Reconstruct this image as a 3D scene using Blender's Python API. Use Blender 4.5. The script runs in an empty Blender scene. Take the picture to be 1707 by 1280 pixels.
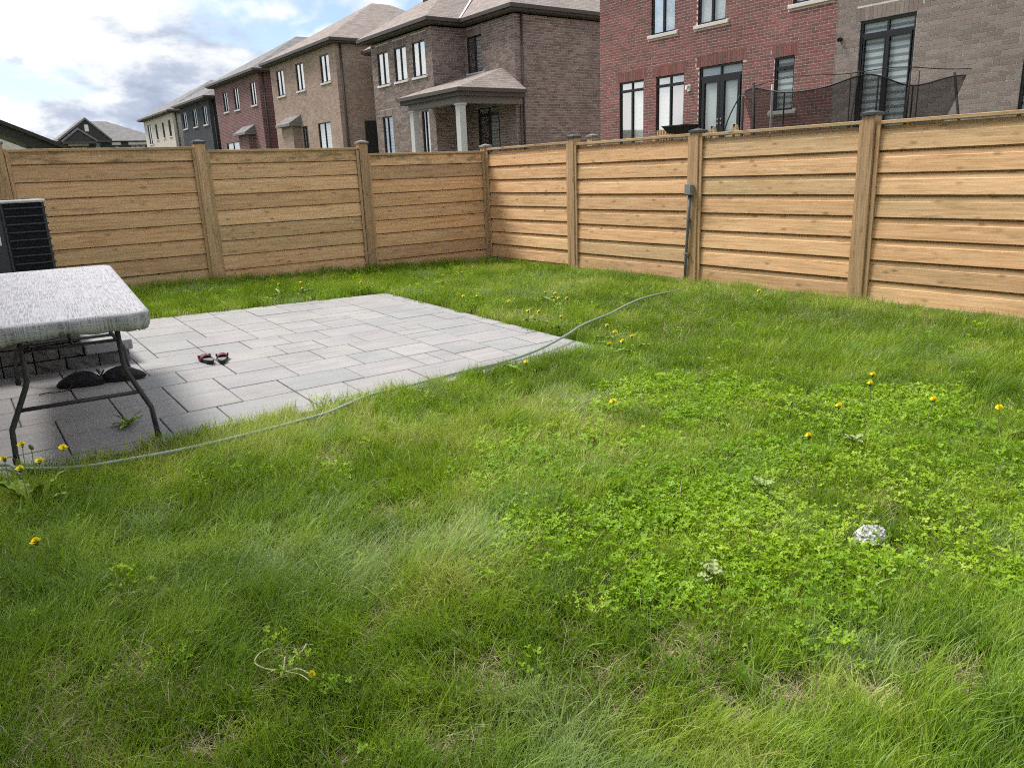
import bpy, bmesh, math, random
import numpy as np
from mathutils import Vector, Matrix
random.seed(7); RNG = np.random.default_rng(11)
S = bpy.context.scene; COL = S.collection
R_ = math.radians

# ------------------------------------------------------------------ camera, sky, sun, exposure
EYE = 1.52
PITCH, ROLL, PSI = R_(15.41), R_(2.31), R_(35.73)
Hd = Vector((math.sin(PSI), math.cos(PSI), 0)); Rt = Vector((math.cos(PSI), -math.sin(PSI), 0)); Zu = Vector((0, 0, 1))
Fw = math.cos(PITCH)*Hd - math.sin(PITCH)*Zu; Up = math.sin(PITCH)*Hd + math.cos(PITCH)*Zu
cX = math.cos(ROLL)*Rt - math.sin(ROLL)*Up; cY = math.sin(ROLL)*Rt + math.cos(ROLL)*Up
cam = bpy.data.cameras.new('camera'); camo = bpy.data.objects.new('camera', cam); COL.objects.link(camo)
M = Matrix((cX, cY, -Fw)).transposed().to_4x4(); M.translation = (0, 0, EYE); camo.matrix_world = M
cam.sensor_width = 36; cam.lens = 1282/1707*36; cam.clip_start = .05; cam.clip_end = 2000
S.camera = camo

SUN_EL, SUN_AZ = R_(59), math.atan2(-.26, .46)          # azimuth measured from +Y towards +X
sdir = Vector((math.cos(SUN_EL)*math.sin(SUN_AZ), math.cos(SUN_EL)*math.cos(SUN_AZ), math.sin(SUN_EL)))
sl = bpy.data.lights.new('sun', 'SUN'); sl.energy = 3.2; sl.angle = R_(21); sl.color = (1, .955, .89)
so = bpy.data.objects.new('sun', sl); COL.objects.link(so); so.rotation_euler = sdir.to_track_quat('Z', 'Y').to_euler()

W = bpy.data.worlds.new('World'); S.world = W; W.use_nodes = True
nt = W.node_tree; nt.nodes.clear()
def N(nt, t, **k):
    n = nt.nodes.new(t)
    for a, b in k.items():
        if a.startswith('i_'):
            n.inputs[a[2:].replace('_', ' ')].default_value = b
        else: setattr(n, a, b)
    return n
def L(nt, a, b): nt.links.new(a, b)
def mth(nt, op, a, b=None, clamp=False):
    n = nt.nodes.new('ShaderNodeMath'); n.operation = op; n.use_clamp = clamp
    for i, v in enumerate((a, b)):
        if v is None: continue
        if isinstance(v, (int, float)): n.inputs[i].default_value = v
        else: L(nt, v, n.inputs[i])
    return n.outputs[0]
def ramp(nt, fac, stops, interp='LINEAR'):
    n = nt.nodes.new('ShaderNodeValToRGB'); n.color_ramp.interpolation = interp
    e = n.color_ramp.elements
    while len(e) > 1: e.remove(e[-1])
    for i, (p, c) in enumerate(stops):
        el = e[0] if i == 0 else e.new(p)
        el.position = p; el.color = (*c, 1) if len(c) == 3 else c
    if fac is not None: L(nt, fac, n.inputs[0])
    return n.outputs[0]
def mixc(nt, fac, a, b, mode='MIX'):
    n = nt.nodes.new('ShaderNodeMix'); n.data_type = 'RGBA'; n.blend_type = mode
    for k, v in ((0, fac), (6, a), (7, b)):
        if isinstance(v, (int, float)): n.inputs[k].default_value = v
        elif isinstance(v, tuple): n.inputs[k].default_value = (*v, 1) if len(v) == 3 else v
        else: L(nt, v, n.inputs[k])
    return n.outputs[2]
def noise(nt, vec, scale, detail=4, rough=.55, dist=0, dim='3D'):
    n = nt.nodes.new('ShaderNodeTexNoise'); n.noise_dimensions = dim
    n.inputs['Scale'].default_value = scale; n.inputs['Detail'].default_value = detail
    n.inputs['Roughness'].default_value = rough; n.inputs['Distortion'].default_value = dist
    if vec is not None: L(nt, vec, n.inputs['Vector'])
    return n.outputs[0]
def vmap(nt, vec, scale=(1, 1, 1), loc=(0, 0, 0), rot=(0, 0, 0)):
    n = nt.nodes.new('ShaderNodeMapping'); n.inputs['Scale'].default_value = scale; n.inputs['Location'].default_value = loc
    n.inputs['Rotation'].default_value = rot; L(nt, vec, n.inputs['Vector']); return n.outputs[0]

sky = N(nt, 'ShaderNodeTexSky', sky_type='NISHITA', sun_disc=False, sun_elevation=SUN_EL, sun_rotation=SUN_AZ)
tc = N(nt, 'ShaderNodeTexCoord')
sep = N(nt, 'ShaderNodeSeparateXYZ'); L(nt, tc.outputs['Generated'], sep.inputs[0])
den = mth(nt, 'ADD', mth(nt, 'MAXIMUM', sep.outputs[2], 0.0), .42)
comb = N(nt, 'ShaderNodeCombineXYZ'); L(nt, mth(nt, 'DIVIDE', sep.outputs[0], den), comb.inputs[0]); L(nt, mth(nt, 'DIVIDE', sep.outputs[1], den), comb.inputs[1])
cp = vmap(nt, comb.outputs[0], (1, 1, 1), (2.37, .55, 0))
n1 = noise(nt, cp, 1.9, 6, .56, .25)
n2 = noise(nt, vmap(nt, cp, loc=(7.3, 1.1, 0)), 2.0, 6, .56, .25)
n3 = noise(nt, vmap(nt, cp, loc=(1.3, 8.1, 3)), 7.5, 6, .62, .2)
mask = ramp(nt, n1, [(.37, (0, 0, 0)), (.44, (1, 1, 1))])
shade = mth(nt, 'ADD', mth(nt, 'MULTIPLY', n2, .72), mth(nt, 'MULTIPLY', n3, .28))
ccol = ramp(nt, shade, [(.39, (.24, .28, .37)), (.45, (.35, .39, .475)), (.495, (.56, .58, .61)), (.545, (.74, .74, .74)), (.63, (.86, .85, .83))])
skyc = mixc(nt, 1.0, sky.outputs[0], (.10, .10, .10), 'MULTIPLY')
skymix = mixc(nt, mask, skyc, ccol)
bg = N(nt, 'ShaderNodeBackground'); bg.inputs[1].default_value = 1.0; L(nt, skymix, bg.inputs[0])
wo = N(nt, 'ShaderNodeOutputWorld'); L(nt, bg.outputs[0], wo.inputs[0])

S.view_settings.view_transform = 'Standard'; S.view_settings.look = 'None'; S.view_settings.exposure = .74; S.view_settings.gamma = 1
S.render.engine = 'CYCLES'
S.cycles.use_denoising = False; S.cycles.max_bounces = 3; S.cycles.use_adaptive_sampling = True; S.cycles.adaptive_threshold = .027; S.cycles.filter_width = 1.1; S.cycles.adaptive_min_samples = 24; S.cycles.debug_use_spatial_splits = True; S.cycles.diffuse_bounces = 2; S.cycles.glossy_bounces = 2
S.cycles.transmission_bounces = 3; S.cycles.transparent_max_bounces = 8; S.cycles.caustics_reflective = False; S.cycles.caustics_refractive = False

# ------------------------------------------------------------------ helpers
def tag(o, label=None, cat=None, group=None, kind=None):
    if label: o['label'] = label
    if cat: o['category'] = cat
    if group: o['group'] = group
    if kind: o['kind'] = kind
    return o
def empty(name, loc=(0, 0, 0), label=None, cat=None, group=None):
    o = bpy.data.objects.new(name, None); o.location = loc; o.empty_display_size = .1; COL.objects.link(o)
    return tag(o, label, cat, group)
def link(name, me, parent=None, loc=None):
    o = bpy.data.objects.new(name, me); COL.objects.link(o)
    if parent is not None: o.parent = parent
    if loc is not None: o.location = loc
    return o
class MB:
    def __init__(s): s.v = []; s.f = []; s.a = []
    def add(s, vs, fs, a=0.):
        b = len(s.v); s.v += [tuple(v) for v in vs]; s.f += [tuple(b+i for i in f) for f in fs]; s.a += [a]*len(fs); return s
    def box(s, lo, hi, a=0.):
        x0, y0, z0 = lo; x1, y1, z1 = hi
        return s.add([(x0,y0,z0),(x1,y0,z0),(x1,y1,z0),(x0,y1,z0),(x0,y0,z1),(x1,y0,z1),(x1,y1,z1),(x0,y1,z1)],
                     [(0,3,2,1),(4,5,6,7),(0,1,5,4),(1,2,6,5),(2,3,7,6),(3,0,4,7)], a)
    def hexa(s, p, a=0.):   # 8 points, bottom ring then top ring, ccw seen from above
        return s.add(p, [(0,3,2,1),(4,5,6,7),(0,1,5,4),(1,2,6,5),(2,3,7,6),(3,0,4,7)], a)
    def tube(s, pts, r, n=8, cap=True, a=0.):
        pts = [Vector(p) for p in pts]; rs = r if isinstance(r, (list, tuple)) else [r]*len(pts)
        rings = []; up = Vector((0, 0, 1)); prev = None
        for i, p in enumerate(pts):
            t = (pts[min(i+1, len(pts)-1)] - pts[max(i-1, 0)]).normalized()
            if prev is None:
                x = t.cross(up if abs(t.z) < .9 else Vector((1, 0, 0))).normalized()
            else:
                x = (prev - t*prev.dot(t)).normalized()
            prev = x; y = t.cross(x)
            rings.append([p + rs[i]*(x*math.cos(2*math.pi*k/n) + y*math.sin(2*math.pi*k/n)) for k in range(n)])
        vs = [v for rg in rings for v in rg]; fs = []
        for i in range(len(pts)-1):
            for k in range(n): fs.append((i*n+k, i*n+(k+1) % n, (i+1)*n+(k+1) % n, (i+1)*n+k))
        if cap: fs += [tuple(range(n-1, -1, -1)), tuple((len(pts)-1)*n+k for k in range(n))]
        return s.add(vs, fs, a)
    def mesh(s, name, mat=None, smooth=False, rnd=False):
        me = bpy.data.meshes.new(name); me.from_pydata(s.v, [], s.f); me.update()
        if mat: me.materials.append(mat)
        if smooth: me.polygons.foreach_set('use_smooth', [True]*len(s.f))
        if rnd: me.attributes.new('rnd', 'FLOAT', 'FACE').data.foreach_set('value', s.a)
        return me
    def build(s, name, mat=None, parent=None, loc=None, smooth=False, rnd=False):
        return link(name, s.mesh(name, mat, smooth, rnd), parent, loc)
def box(name, lo, hi, mat, parent=None, bevel=0):
    o = MB().box(lo, hi).build(name, mat, parent)
    if bevel: bevel_me(o.data, bevel)
    return o
def bevel_me(me, w, seg=1):
    bm = bmesh.new(); bm.from_mesh(me)
    bmesh.ops.bevel(bm, geom=bm.edges[:], offset=w, segments=seg, affect='EDGES', profile=.5)
    bm.to_mesh(me); bm.free()
def catmull(P, n=8):
    P = [Vector(p) for p in P]; P = [P[0]*2-P[1]]+P+[P[-1]*2-P[-2]]; out = []
    for i in range(1, len(P)-2):
        for k in range(n):
            t = k/n; a, b, c, d = P[i-1:i+3]
            out.append(.5*((2*b)+(c-a)*t+(2*a-5*b+4*c-d)*t*t+(3*b-a-3*c+d)*t**3))
    return out+[P[-2]]
def lerp(a, b, t): return a+(b-a)*t
def ter(x, y): return .005*max(0., y-4.5)*(8-x) if y < 14 else .005*9.5*(8-x)
def at(x, y, dz=0.): return Vector((x, y, ter(x, y)+dz))
def vnoise(x, y, sc, seed):
    x = np.asarray(x)*sc; y = np.asarray(y)*sc
    g = np.random.default_rng(seed).random((128, 128))
    xi = np.floor(x).astype(int); yi = np.floor(y).astype(int); fx = x-xi; fy = y-yi
    fx = fx*fx*(3-2*fx); fy = fy*fy*(3-2*fy)
    q = lambda a, b: g[a % 128, b % 128]
    return (q(xi, yi)*(1-fx)+q(xi+1, yi)*fx)*(1-fy) + (q(xi, yi+1)*(1-fx)+q(xi+1, yi+1)*fx)*fy

# ------------------------------------------------------------------ materials
def nmat(name, rough=.6, spec=.35, metal=0.):
    m = bpy.data.materials.new(name); m.use_nodes = True; nt = m.node_tree
    b = nt.nodes['Principled BSDF']; b.inputs['Roughness'].default_value = rough; b.inputs['Specular IOR Level'].default_value = spec
    b.inputs['Metallic'].default_value = metal
    return m, nt, b
def simple(name, col, rough=.6, spec=.35, metal=0., var=.12, scale=14., bump=.0, bscale=60.):
    m, nt, b = nmat(name, rough, spec, metal)
    tc = N(nt, 'ShaderNodeTexCoord'); v = tc.outputs['Object']
    n = noise(nt, v, scale, 5)
    c = ramp(nt, n, [(.25, tuple(x*(1-var) for x in col)), (.75, tuple(min(1, x*(1+var)) for x in col))])
    L(nt, c, b.inputs['Base Color'])
    L(nt, ramp(nt, noise(nt, v, scale*1.7, 4), [(.3, (rough*.85,)*3), (.7, (min(1, rough*1.15),)*3)]), b.inputs['Roughness'])
    if bump:
        bp = N(nt, 'ShaderNodeBump'); bp.inputs['Strength'].default_value = bump; bp.inputs['Distance'].default_value = .004
        L(nt, noise(nt, v, bscale, 5), bp.inputs['Height']); L(nt, bp.outputs[0], b.inputs['Normal'])
    return m
def wood_mat(name, light, mid, dark, axis=0, green=True, wear=0.):
    m, nt, b = nmat(name, .72, .25)
    tc = N(nt, 'ShaderNodeTexCoord'); oi = N(nt, 'ShaderNodeObjectInfo')
    off = N(nt, 'ShaderNodeCombineXYZ'); L(nt, mth(nt, 'MULTIPLY', oi.outputs['Random'], 37.), off.inputs[0]); L(nt, mth(nt, 'MULTIPLY', oi.outputs['Random'], 91.), off.inputs[2])
    va = N(nt, 'ShaderNodeVectorMath', operation='ADD'); L(nt, tc.outputs['Object'], va.inputs[0]); L(nt, off.outputs[0], va.inputs[1]); v = va.outputs[0]
    st = [1.3, 1.3, 1.3]; st = [22, 22, 22]; st[axis] = .9
    g1 = noise(nt, vmap(nt, v, tuple(st)), 1.6, 6, .6, .9)
    st2 = [90, 90, 90]; st2[axis] = 2.2
    g2 = noise(nt, vmap(nt, v, tuple(st2)), 1.5, 4, .6, .3)
    st3 = [3.2, 3.2, 3.2]; st3[axis] = 1.1
    blot = noise(nt, vmap(nt, v, tuple(st3)), 1.0, 4, .6)
    c = ramp(nt, g1, [(.28, dark), (.46, mid), (.66, light)])
    c = mixc(nt, mth(nt, 'MULTIPLY', mth(nt, 'SUBTRACT', .58, g2), 1.7, True), c, tuple(x*.55 for x in mid))
    c = mixc(nt, ramp(nt, noise(nt, vmap(nt, v, tuple(2.6 if q == axis else 16 for q in range(3)), (5, 2, 8)), 1., 5, .65), [(.56, (0,)*3), (.70, (.6,)*3)]), c, tuple(x*.46 for x in mid))
    # knots
    vo = N(nt, 'ShaderNodeTexVoronoi'); vo.feature = 'F1'; vo.inputs['Scale'].default_value = 1.0; vo.inputs['Randomness'].default_value = 1.
    sk = [8, 8, 8]; sk[axis] = 3.3; L(nt, vmap(nt, v, tuple(sk)), vo.inputs['Vector'])
    kn = ramp(nt, vo.outputs['Distance'], [(.06, (1, 1, 1)), (.11, (.5,)*3), (.2, (0, 0, 0))])
    kk = mth(nt, 'MULTIPLY', kn, ramp(nt, N(nt, 'ShaderNodeSeparateColor').outputs[0], [(0, (1,)*3)]) if False else .75)
    c = mixc(nt, kk, c, tuple(x*.34 for x in mid))
    # per piece tone, greenish and weathered blotches
    c = mixc(nt, .85, c, ramp(nt, oi.outputs['Random'], [(0, (.66, .61, .58)), (.18, (1.14, 1.0, .90)), (.36, (.80, .80, .73)), (.54, (1.10, .95, .84)), (.7, (.90, .80, .70)), (.85, (1.2, 1.13, 1.04)), (1, (.78, .70, .64))]), 'MULTIPLY')
    if green: c = mixc(nt, mth(nt, 'MULTIPLY', mth(nt, 'SUBTRACT', blot, .52, True), 1.5, True), c, (.38, .33, .17))
    if wear: c = mixc(nt, mth(nt, 'MULTIPLY', ramp(nt, noise(nt, vmap(nt, v, (2, 2, 7)), 1.3, 5, .62), [(.48, (0,)*3), (.66, (1,)*3)]), wear), c, (.15, .11, .055))
    L(nt, c, b.inputs['Base Color'])
    bp = N(nt, 'ShaderNodeBump'); bp.inputs['Strength'].default_value = .35; bp.inputs['Distance'].default_value = .003
    L(nt, g2, bp.inputs['Height']); L(nt, bp.outputs[0], b.inputs['Normal'])
    return m
WOODL = (.86, .625, .395); WOODM = (.75, .505, .29); WOODD = (.50, .305, .15)
M_board = wood_mat('fence_board_wood', WOODL, WOODM, WOODD, 0)
M_boardtop = wood_mat('fence_top_board_wood', WOODL, WOODM, WOODD, 0, wear=.75)
M_post = wood_mat('fence_post_wood', (.64, .475, .30), (.52, .37, .22), (.30, .195, .10), 2)
M_rail = wood_mat('fence_rail_wood', (.60, .46, .30), (.50, .37, .22), (.34, .24, .12), 0, wear=.25)
M_pale = wood_mat('pale_wood', (.62, .50, .34), (.52, .40, .26), (.36, .27, .16), 0, green=False)

def paver_mat():
    m, nt, b = nmat('grey_paver_stone', .78, .3)
    tc = N(nt, 'ShaderNodeTexCoord'); oi = N(nt, 'ShaderNodeObjectInfo'); geo = N(nt, 'ShaderNodeNewGeometry')
    v = geo.outputs['Position']
    base = ramp(nt, oi.outputs['Random'], [(0, (.27, .28, .285)), (.2, (.315, .308, .306)), (.45, (.29, .30, .302)), (.65, (.33, .322, .315)), (.82, (.295, .287, .298)), (1, (.34, .333, .33))])
    st = noise(nt, vmap(nt, v, (1.4, 14, 8)), 1.6, 6, .62, .6)
    c = mixc(nt, 1., base, ramp(nt, st, [(.25, (.86, .86, .86)), (.5, (1, 1, 1)), (.75, (1.12, 1.11, 1.10))]), 'MULTIPLY')
    c = mixc(nt, 1., c, ramp(nt, noise(nt, v, 2.1, 5), [(.3, (.90, .90, .91)), (.7, (1.07, 1.06, 1.05))]), 'MULTIPLY')
    c = mixc(nt, ramp(nt, noise(nt, v, 75, 3), [(.62, (0,)*3), (.75, (.15,)*3)]), c, (.28, .28, .28))
    c = mixc(nt, ramp(nt, noise(nt, v, 3.4, 6, .65), [(.55, (0,)*3), (.72, (.45,)*3)]), c, (.23, .22, .19))
    L(nt, c, b.inputs['Base Color'])
    bp = N(nt, 'ShaderNodeBump'); bp.inputs['Strength'].default_value = .35; bp.inputs['Distance'].default_value = .003
    L(nt, mth(nt, 'ADD', st, mth(nt, 'MULTIPLY', noise(nt, v, 120, 4), .4)), bp.inputs['Height']); L(nt, bp.outputs[0], b.inputs['Normal'])
    return m
M_paver = paver_mat()
M_sand = simple('joint_sand', (.115, .112, .11), .95, .1, var=.35, scale=60, bump=.5)

def brick_mat(name, stops, rough=.85, blotch=.25):
    m, nt, b = nmat(name, rough, .25)
    oi = N(nt, 'ShaderNodeObjectInfo'); at_ = N(nt, 'ShaderNodeAttribute', attribute_name='rnd'); geo = N(nt, 'ShaderNodeNewGeometry')
    r = mth(nt, 'FRACT', mth(nt, 'ADD', oi.outputs['Random'], at_.outputs['Fac']))
    c = ramp(nt, r, stops, 'CONSTANT')
    lf = noise(nt, geo.outputs['Position'], .8, 4)
    c = mixc(nt, 1., c, ramp(nt, lf, [(.3, (1-blotch*.6,)*3), (.7, (1+blotch*.5,)*3)]), 'MULTIPLY')
    c = mixc(nt, 1., c, ramp(nt, noise(nt, geo.outputs['Position'], 45, 4), [(.25, (.8,)*3), (.75, (1.18,)*3)]), 'MULTIPLY')
    L(nt, c, b.inputs['Base Color'])
    bp = N(nt, 'ShaderNodeBump'); bp.inputs['Strength'].default_value = .5; bp.inputs['Distance'].default_value = .004
    L(nt, noise(nt, geo.outputs['Position'], 90, 4), bp.inputs['Height']); L(nt, bp.outputs[0], b.inputs['Normal'])
    return m
M_bred = brick_mat('red_brick', [(0, (.215, .08, .075)), (.18, (.25, .098, .09)), (.36, (.17, .082, .077)), (.5, (.235, .105, .097)), (.66, (.16, .095, .088)), (.76, (.27, .108, .098)), (.9, (.195, .096, .088))])
M_bgrey = brick_mat('taupe_brick', [(0, (.225, .178, .16)), (.2, (.26, .208, .188)), (.4, (.21, .172, .152)), (.6, (.275, .228, .205)), (.8, (.24, .205, .175))], blotch=.2)
M_bbrown = brick_mat('brown_brick', [(0, (.19, .145, .13)), (.2, (.235, .182, .162)), (.42, (.16, .125, .113)), (.6, (.265, .21, .186)), (.8, (.21, .162, .145))])
M_mortar = simple('pale_mortar', (.64, .59, .56), .95, .1, var=.1, scale=9)
M_mortar_r = simple('pinkish_mortar', (.74, .61, .58), .95, .1, var=.1, scale=9)
M_mortar_b = simple('grey_mortar', (.54, .49, .465), .95, .1, var=.1, scale=9)
def farbrick(name, c1, c2, mortar, bl=.24, bh=.085):
    m, nt, b = nmat(name, .88, .2)
    tc = N(nt, 'ShaderNodeTexCoord'); s = N(nt, 'ShaderNodeSeparateXYZ'); L(nt, tc.outputs['Object'], s.inputs[0])
    cb = N(nt, 'ShaderNodeCombineXYZ'); L(nt, mth(nt, 'ADD', s.outputs[0], s.outputs[1]), cb.inputs[0]); L(nt, s.outputs[2], cb.inputs[1])
    br = N(nt, 'ShaderNodeTexBrick'); L(nt, cb.outputs[0], br.inputs['Vector']); br.inputs['Scale'].default_value = 1.
    br.inputs['Brick Width'].default_value = bl; br.inputs['Row Height'].default_value = bh; br.inputs['Mortar Size'].default_value = .009
    br.inputs['Color1'].default_value = (*c1, 1); br.inputs['Color2'].default_value = (*c2, 1); br.inputs['Mortar'].default_value = (*mortar, 1); br.inputs['Bias'].default_value = 0
    c = mixc(nt, 1., br.outputs[0], ramp(nt, noise(nt, tc.outputs['Object'], 1.1, 5), [(.3, (.85,)*3), (.7, (1.12,)*3)]), 'MULTIPLY')
    L(nt, c, b.inputs['Base Color']); return m
M_ftan = farbrick('tan_brick', (.40, .29, .23), (.27, .19, .155), (.36, .30, .26))
M_fred = farbrick('dull_red_brick', (.19, .085, .085), (.135, .066, .066), (.30, .24, .24))
M_fchar = farbrick('charcoal_brick', (.060, .064, .075), (.045, .048, .056), (.075, .078, .085))
M_stucco = simple('pale_stucco', (.58, .52, .47), .9, .2, var=.06, scale=2.)
M_stonew = farbrick('pale_rubble_stone', (.66, .61, .54), (.50, .46, .40), (.68, .64, .58), .42, .2)
M_darkw = simple('dark_cladding', (.055, .052, .054), .8, .2, var=.2, scale=3)
def shingle(name, a, bcol):
    m, nt, b = nmat(name, .92, .15)
    tc = N(nt, 'ShaderNodeTexCoord'); s = N(nt, 'ShaderNodeSeparateXYZ'); L(nt, tc.outputs['Object'], s.inputs[0])
    cb = N(nt, 'ShaderNodeCombineXYZ'); L(nt, mth(nt, 'SUBTRACT', s.outputs[1], s.outputs[0]), cb.inputs[0]); L(nt, s.outputs[2], cb.inputs[1])
    br = N(nt, 'ShaderNodeTexBrick'); L(nt, cb.outputs[0], br.inputs['Vector']); br.inputs['Scale'].default_value = 1.; br.inputs['Brick Width'].default_value = .33
    br.inputs['Row Height'].default_value = .075; br.inputs['Mortar Size'].default_value = .006
    br.inputs['Color1'].default_value = (*a, 1); br.inputs['Color2'].default_value = (*bcol, 1); br.inputs['Mortar'].default_value = (*[x*.55 for x in bcol], 1)
    c = mixc(nt, 1., br.outputs[0], ramp(nt, noise(nt, tc.outputs['Object'], 26, 4), [(.3, (.82,)*3), (.7, (1.15,)*3)]), 'MULTIPLY')
    L(nt, c, b.inputs['Base Color']); return m
M_roofb = shingle('brown_grey_shingles', (.33, .285, .26), (.24, .205, .19))
M_roofg = shingle('grey_shingles', (.26, .25, .25), (.18, .175, .18))
M_eave = simple('dark_brown_metal', (.060, .050, .045), .45, .4, var=.1)
M_soffit = simple('brown_soffit', (.10, .085, .078), .7, .2)
M_valley = simple('pale_flashing', (.62, .61, .60), .5, .4)
M_frame = simple('black_window_frame', (.012, .013, .015), .4, .4, var=.1)
M_sill = simple('pale_stone_sill', (.62, .58, .54), .85, .2, var=.1, scale=8)
M_col = simple('pale_grey_column', (.50, .51, .50), .6, .3, var=.04)
M_door = simple('black_door_paint', (.016, .017, .019), .4, .4)
M_frost = simple('frosted_door_glass', (.62, .66, .67), .35, .4, var=.05, scale=2)
M_black = simple('black_plastic', (.017, .018, .019), .5, .35)
M_dkgreen = simple('dark_green_metal', (.020, .028, .024), .5, .35)
M_metal = simple('galvanised_metal', (.33, .35, .36), .45, .5, .6)
M_white = simple('white_paint', (.75, .75, .74), .5, .3, var=.04)
def glass_mat():
    m = bpy.data.materials.new('window_glass'); m.use_nodes = True; nt = m.node_tree; nt.nodes.clear()
    fr = N(nt, 'ShaderNodeFresnel'); fr.inputs[0].default_value = 1.5
    tr = N(nt, 'ShaderNodeBsdfTransparent'); tr.inputs[0].default_value = (.80, .84, .84, 1)
    gl = N(nt, 'ShaderNodeBsdfGlossy'); gl.inputs['Roughness'].default_value = .03
    mx = N(nt, 'ShaderNodeMixShader'); L(nt, mth(nt, 'MULTIPLY', fr.outputs[0], .6), mx.inputs[0]); L(nt, tr.outputs[0], mx.inputs[1]); L(nt, gl.outputs[0], mx.inputs[2])
    o = N(nt, 'ShaderNodeOutputMaterial'); L(nt, mx.outputs[0], o.inputs[0]); return m
M_glass = glass_mat()
def blind_mat(name, light, dark, period, duty):
    m, nt, b = nmat(name, .8, .15)
    tc = N(nt, 'ShaderNodeTexCoord'); s = N(nt, 'ShaderNodeSeparateXYZ'); L(nt, tc.outputs['Object'], s.inputs[0])
    f = mth(nt, 'FRACT', mth(nt, 'DIVIDE', s.outputs[2], period))
    L(nt, ramp(nt, f, [(0, light), (duty-.04, light), (duty+.02, dark), (.97, dark), (1, light)]), b.inputs['Base Color']); return m
M_zebra = blind_mat('zebra_blind', (.70, .72, .73), (.30, .32, .33), .14, .56)
M_blind = blind_mat('white_slat_blind', (.82, .84, .85), (.66, .68, .69), .11, .8)
M_curtain_sky = blind_mat('pale_curtain_sky', (.84, .85, .86), (.79, .80, .81), .5, .5)  # pale curtain doubles as sky reflection painted behind the row-house panes
M_dusk = simple('dim_room', (.05, .055, .06), .9, .1)

# ------------------------------------------------------------------ ground
def soil_mat():
    m, nt, b = nmat('lawn_soil_thatch', .95, .1)
    geo = N(nt, 'ShaderNodeNewGeometry'); v = geo.outputs['Position']
    c = ramp(nt, noise(nt, v, 7, 5, .65), [(.3, (.035, .04, .012)), (.5, (.06, .06, .02)), (.68, (.11, .09, .045))])
    c = mixc(nt, ramp(nt, noise(nt, v, 55, 4), [(.45, (0,)*3), (.7, (.6,)*3)]), c, (.17, .15, .075))
    L(nt, c, b.inputs['Base Color'])
    bp = N(nt, 'ShaderNodeBump'); bp.inputs['Strength'].default_value = .9; bp.inputs['Distance'].default_value = .02
    L(nt, noise(nt, v, 40, 6), bp.inputs['Height']); L(nt, bp.outputs[0], b.inputs['Normal']); return m
M_soil = soil_mat()
nx, ny = 60, 60
xs = np.linspace(-7, 8.02, nx); ys = np.linspace(-4, 11.62, ny)
mb = MB()
mb.v = [(x, y, ter(x, y)-.015+.02*(float(vnoise(x, y, 1.7, 3))-.5)*(0 if (-1.8 < x < 4.6 and 4.7 < y < 9.5) else 1) - (.03 if (-1.8 < x < 4.5 and 4.9 < y < 9.2) else 0)) for y in ys for x in xs]
mb.f = [(j*nx+i, j*nx+i+1, (j+1)*nx+i+1, (j+1)*nx+i) for j in range(ny-1) for i in range(nx-1)]
tag(mb.build('lawn', M_soil, smooth=True), kind='structure')
g = MB(); g.add([(-900, -900, -.35), (900, -900, -.35), (900, 900, -.35), (-900, 900, -.35)], [(0, 1, 2, 3)])
M_far = simple('distant_ground', (.10, .12, .055), .95, .1, var=.3, scale=.3)
tag(g.build('ground', M_far), kind='structure')

# ------------------------------------------------------------------ patio
pm = .1885; px0 = .95-12*pm; NXC, NYC = 30, 21
mb = MB(); xe, ye = px0+NXC*pm+.155, 4.99+NYC*pm
gx = np.linspace(px0-.2, xe-.012, 12); gy = np.linspace(4.84, ye-.012, 12)
mb.v = [(x, y, ter(x, y)-.013) for y in gy for x in gx]
mb.f = [(j*12+i, j*12+i+1, (j+1)*12+i+1, (j+1)*12+i) for j in range(11) for i in range(11)]
patio = tag(mb.build('patio', M_sand), kind='structure')
def paver(x0, x1, y0, y1):
    gp = .0045; x0 += gp; x1 -= gp; y0 += gp; y1 -= gp; dz = random.uniform(-.0015, .0025); c = .004
    def z(x, y): return ter(x, y)+dz
    cxm, cym = (x0+x1)/2, (y0+y1)/2; z0 = ter(cxm, cym)
    o = [(x0, y0), (x1, y0), (x1, y1), (x0, y1)]; i_ = [(x0+c, y0+c), (x1-c, y0+c), (x1-c, y1-c), (x0+c, y1-c)]
    vs = [(x-cxm, y-cym, z(x, y)-.05-z0) for x, y in o] + [(x-cxm, y-cym, z(x, y)-.0035-z0) for x, y in o] + [(x-cxm, y-cym, z(x, y)-z0) for x, y in i_]
    fs = [(0,1,5,4),(1,2,6,5),(2,3,7,6),(3,0,4,7),(4,5,9,8),(5,6,10,9),(6,7,11,10),(7,4,8,11),(8,9,10,11)]
    MB().add(vs, fs).build('paver', M_paver, patio, (cxm, cym, z0))
rp = random.Random(5); used = [[False]*NYC for _ in range(NXC)]
for j in range(NYC):
    for i in range(NXC):
        if used[i][j]: continue
        opts = [(3, 2, .34), (2, 2, .34), (2, 1, .18), (3, 1, .14), (1, 2, .06)]
        rp.shuffle(opts); opts.sort(key=lambda o: -rp.random()*o[2])
        for w, h, _ in opts+[(2, 1, 0), (1, 2, 0), (1, 1, 0)]:
            if i+w > NXC or j+h > NYC: continue
            if any(used[i+a][j+b] for a in range(w) for b in range(h)): continue
            rem = NXC-(i+w)
            if w > 1 and i+w < NXC and not used[i+w][j] and (i+w+1 < NXC and used[i+w+1][j]): continue
            for a in range(w):
                for b in range(h): used[i+a][j+b] = True
            paver(px0+i*pm, px0+(i+w)*pm, 4.99+j*pm, 4.99+(j+h)*pm); break
xx = px0
while xx < px0+NXC*pm-.05:                         # edge course along the lawn
    w = rp.choice([2, 2, 3])*pm; paver(xx, min(xx+w, px0+NXC*pm), 4.84, 4.99); xx += w
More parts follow.
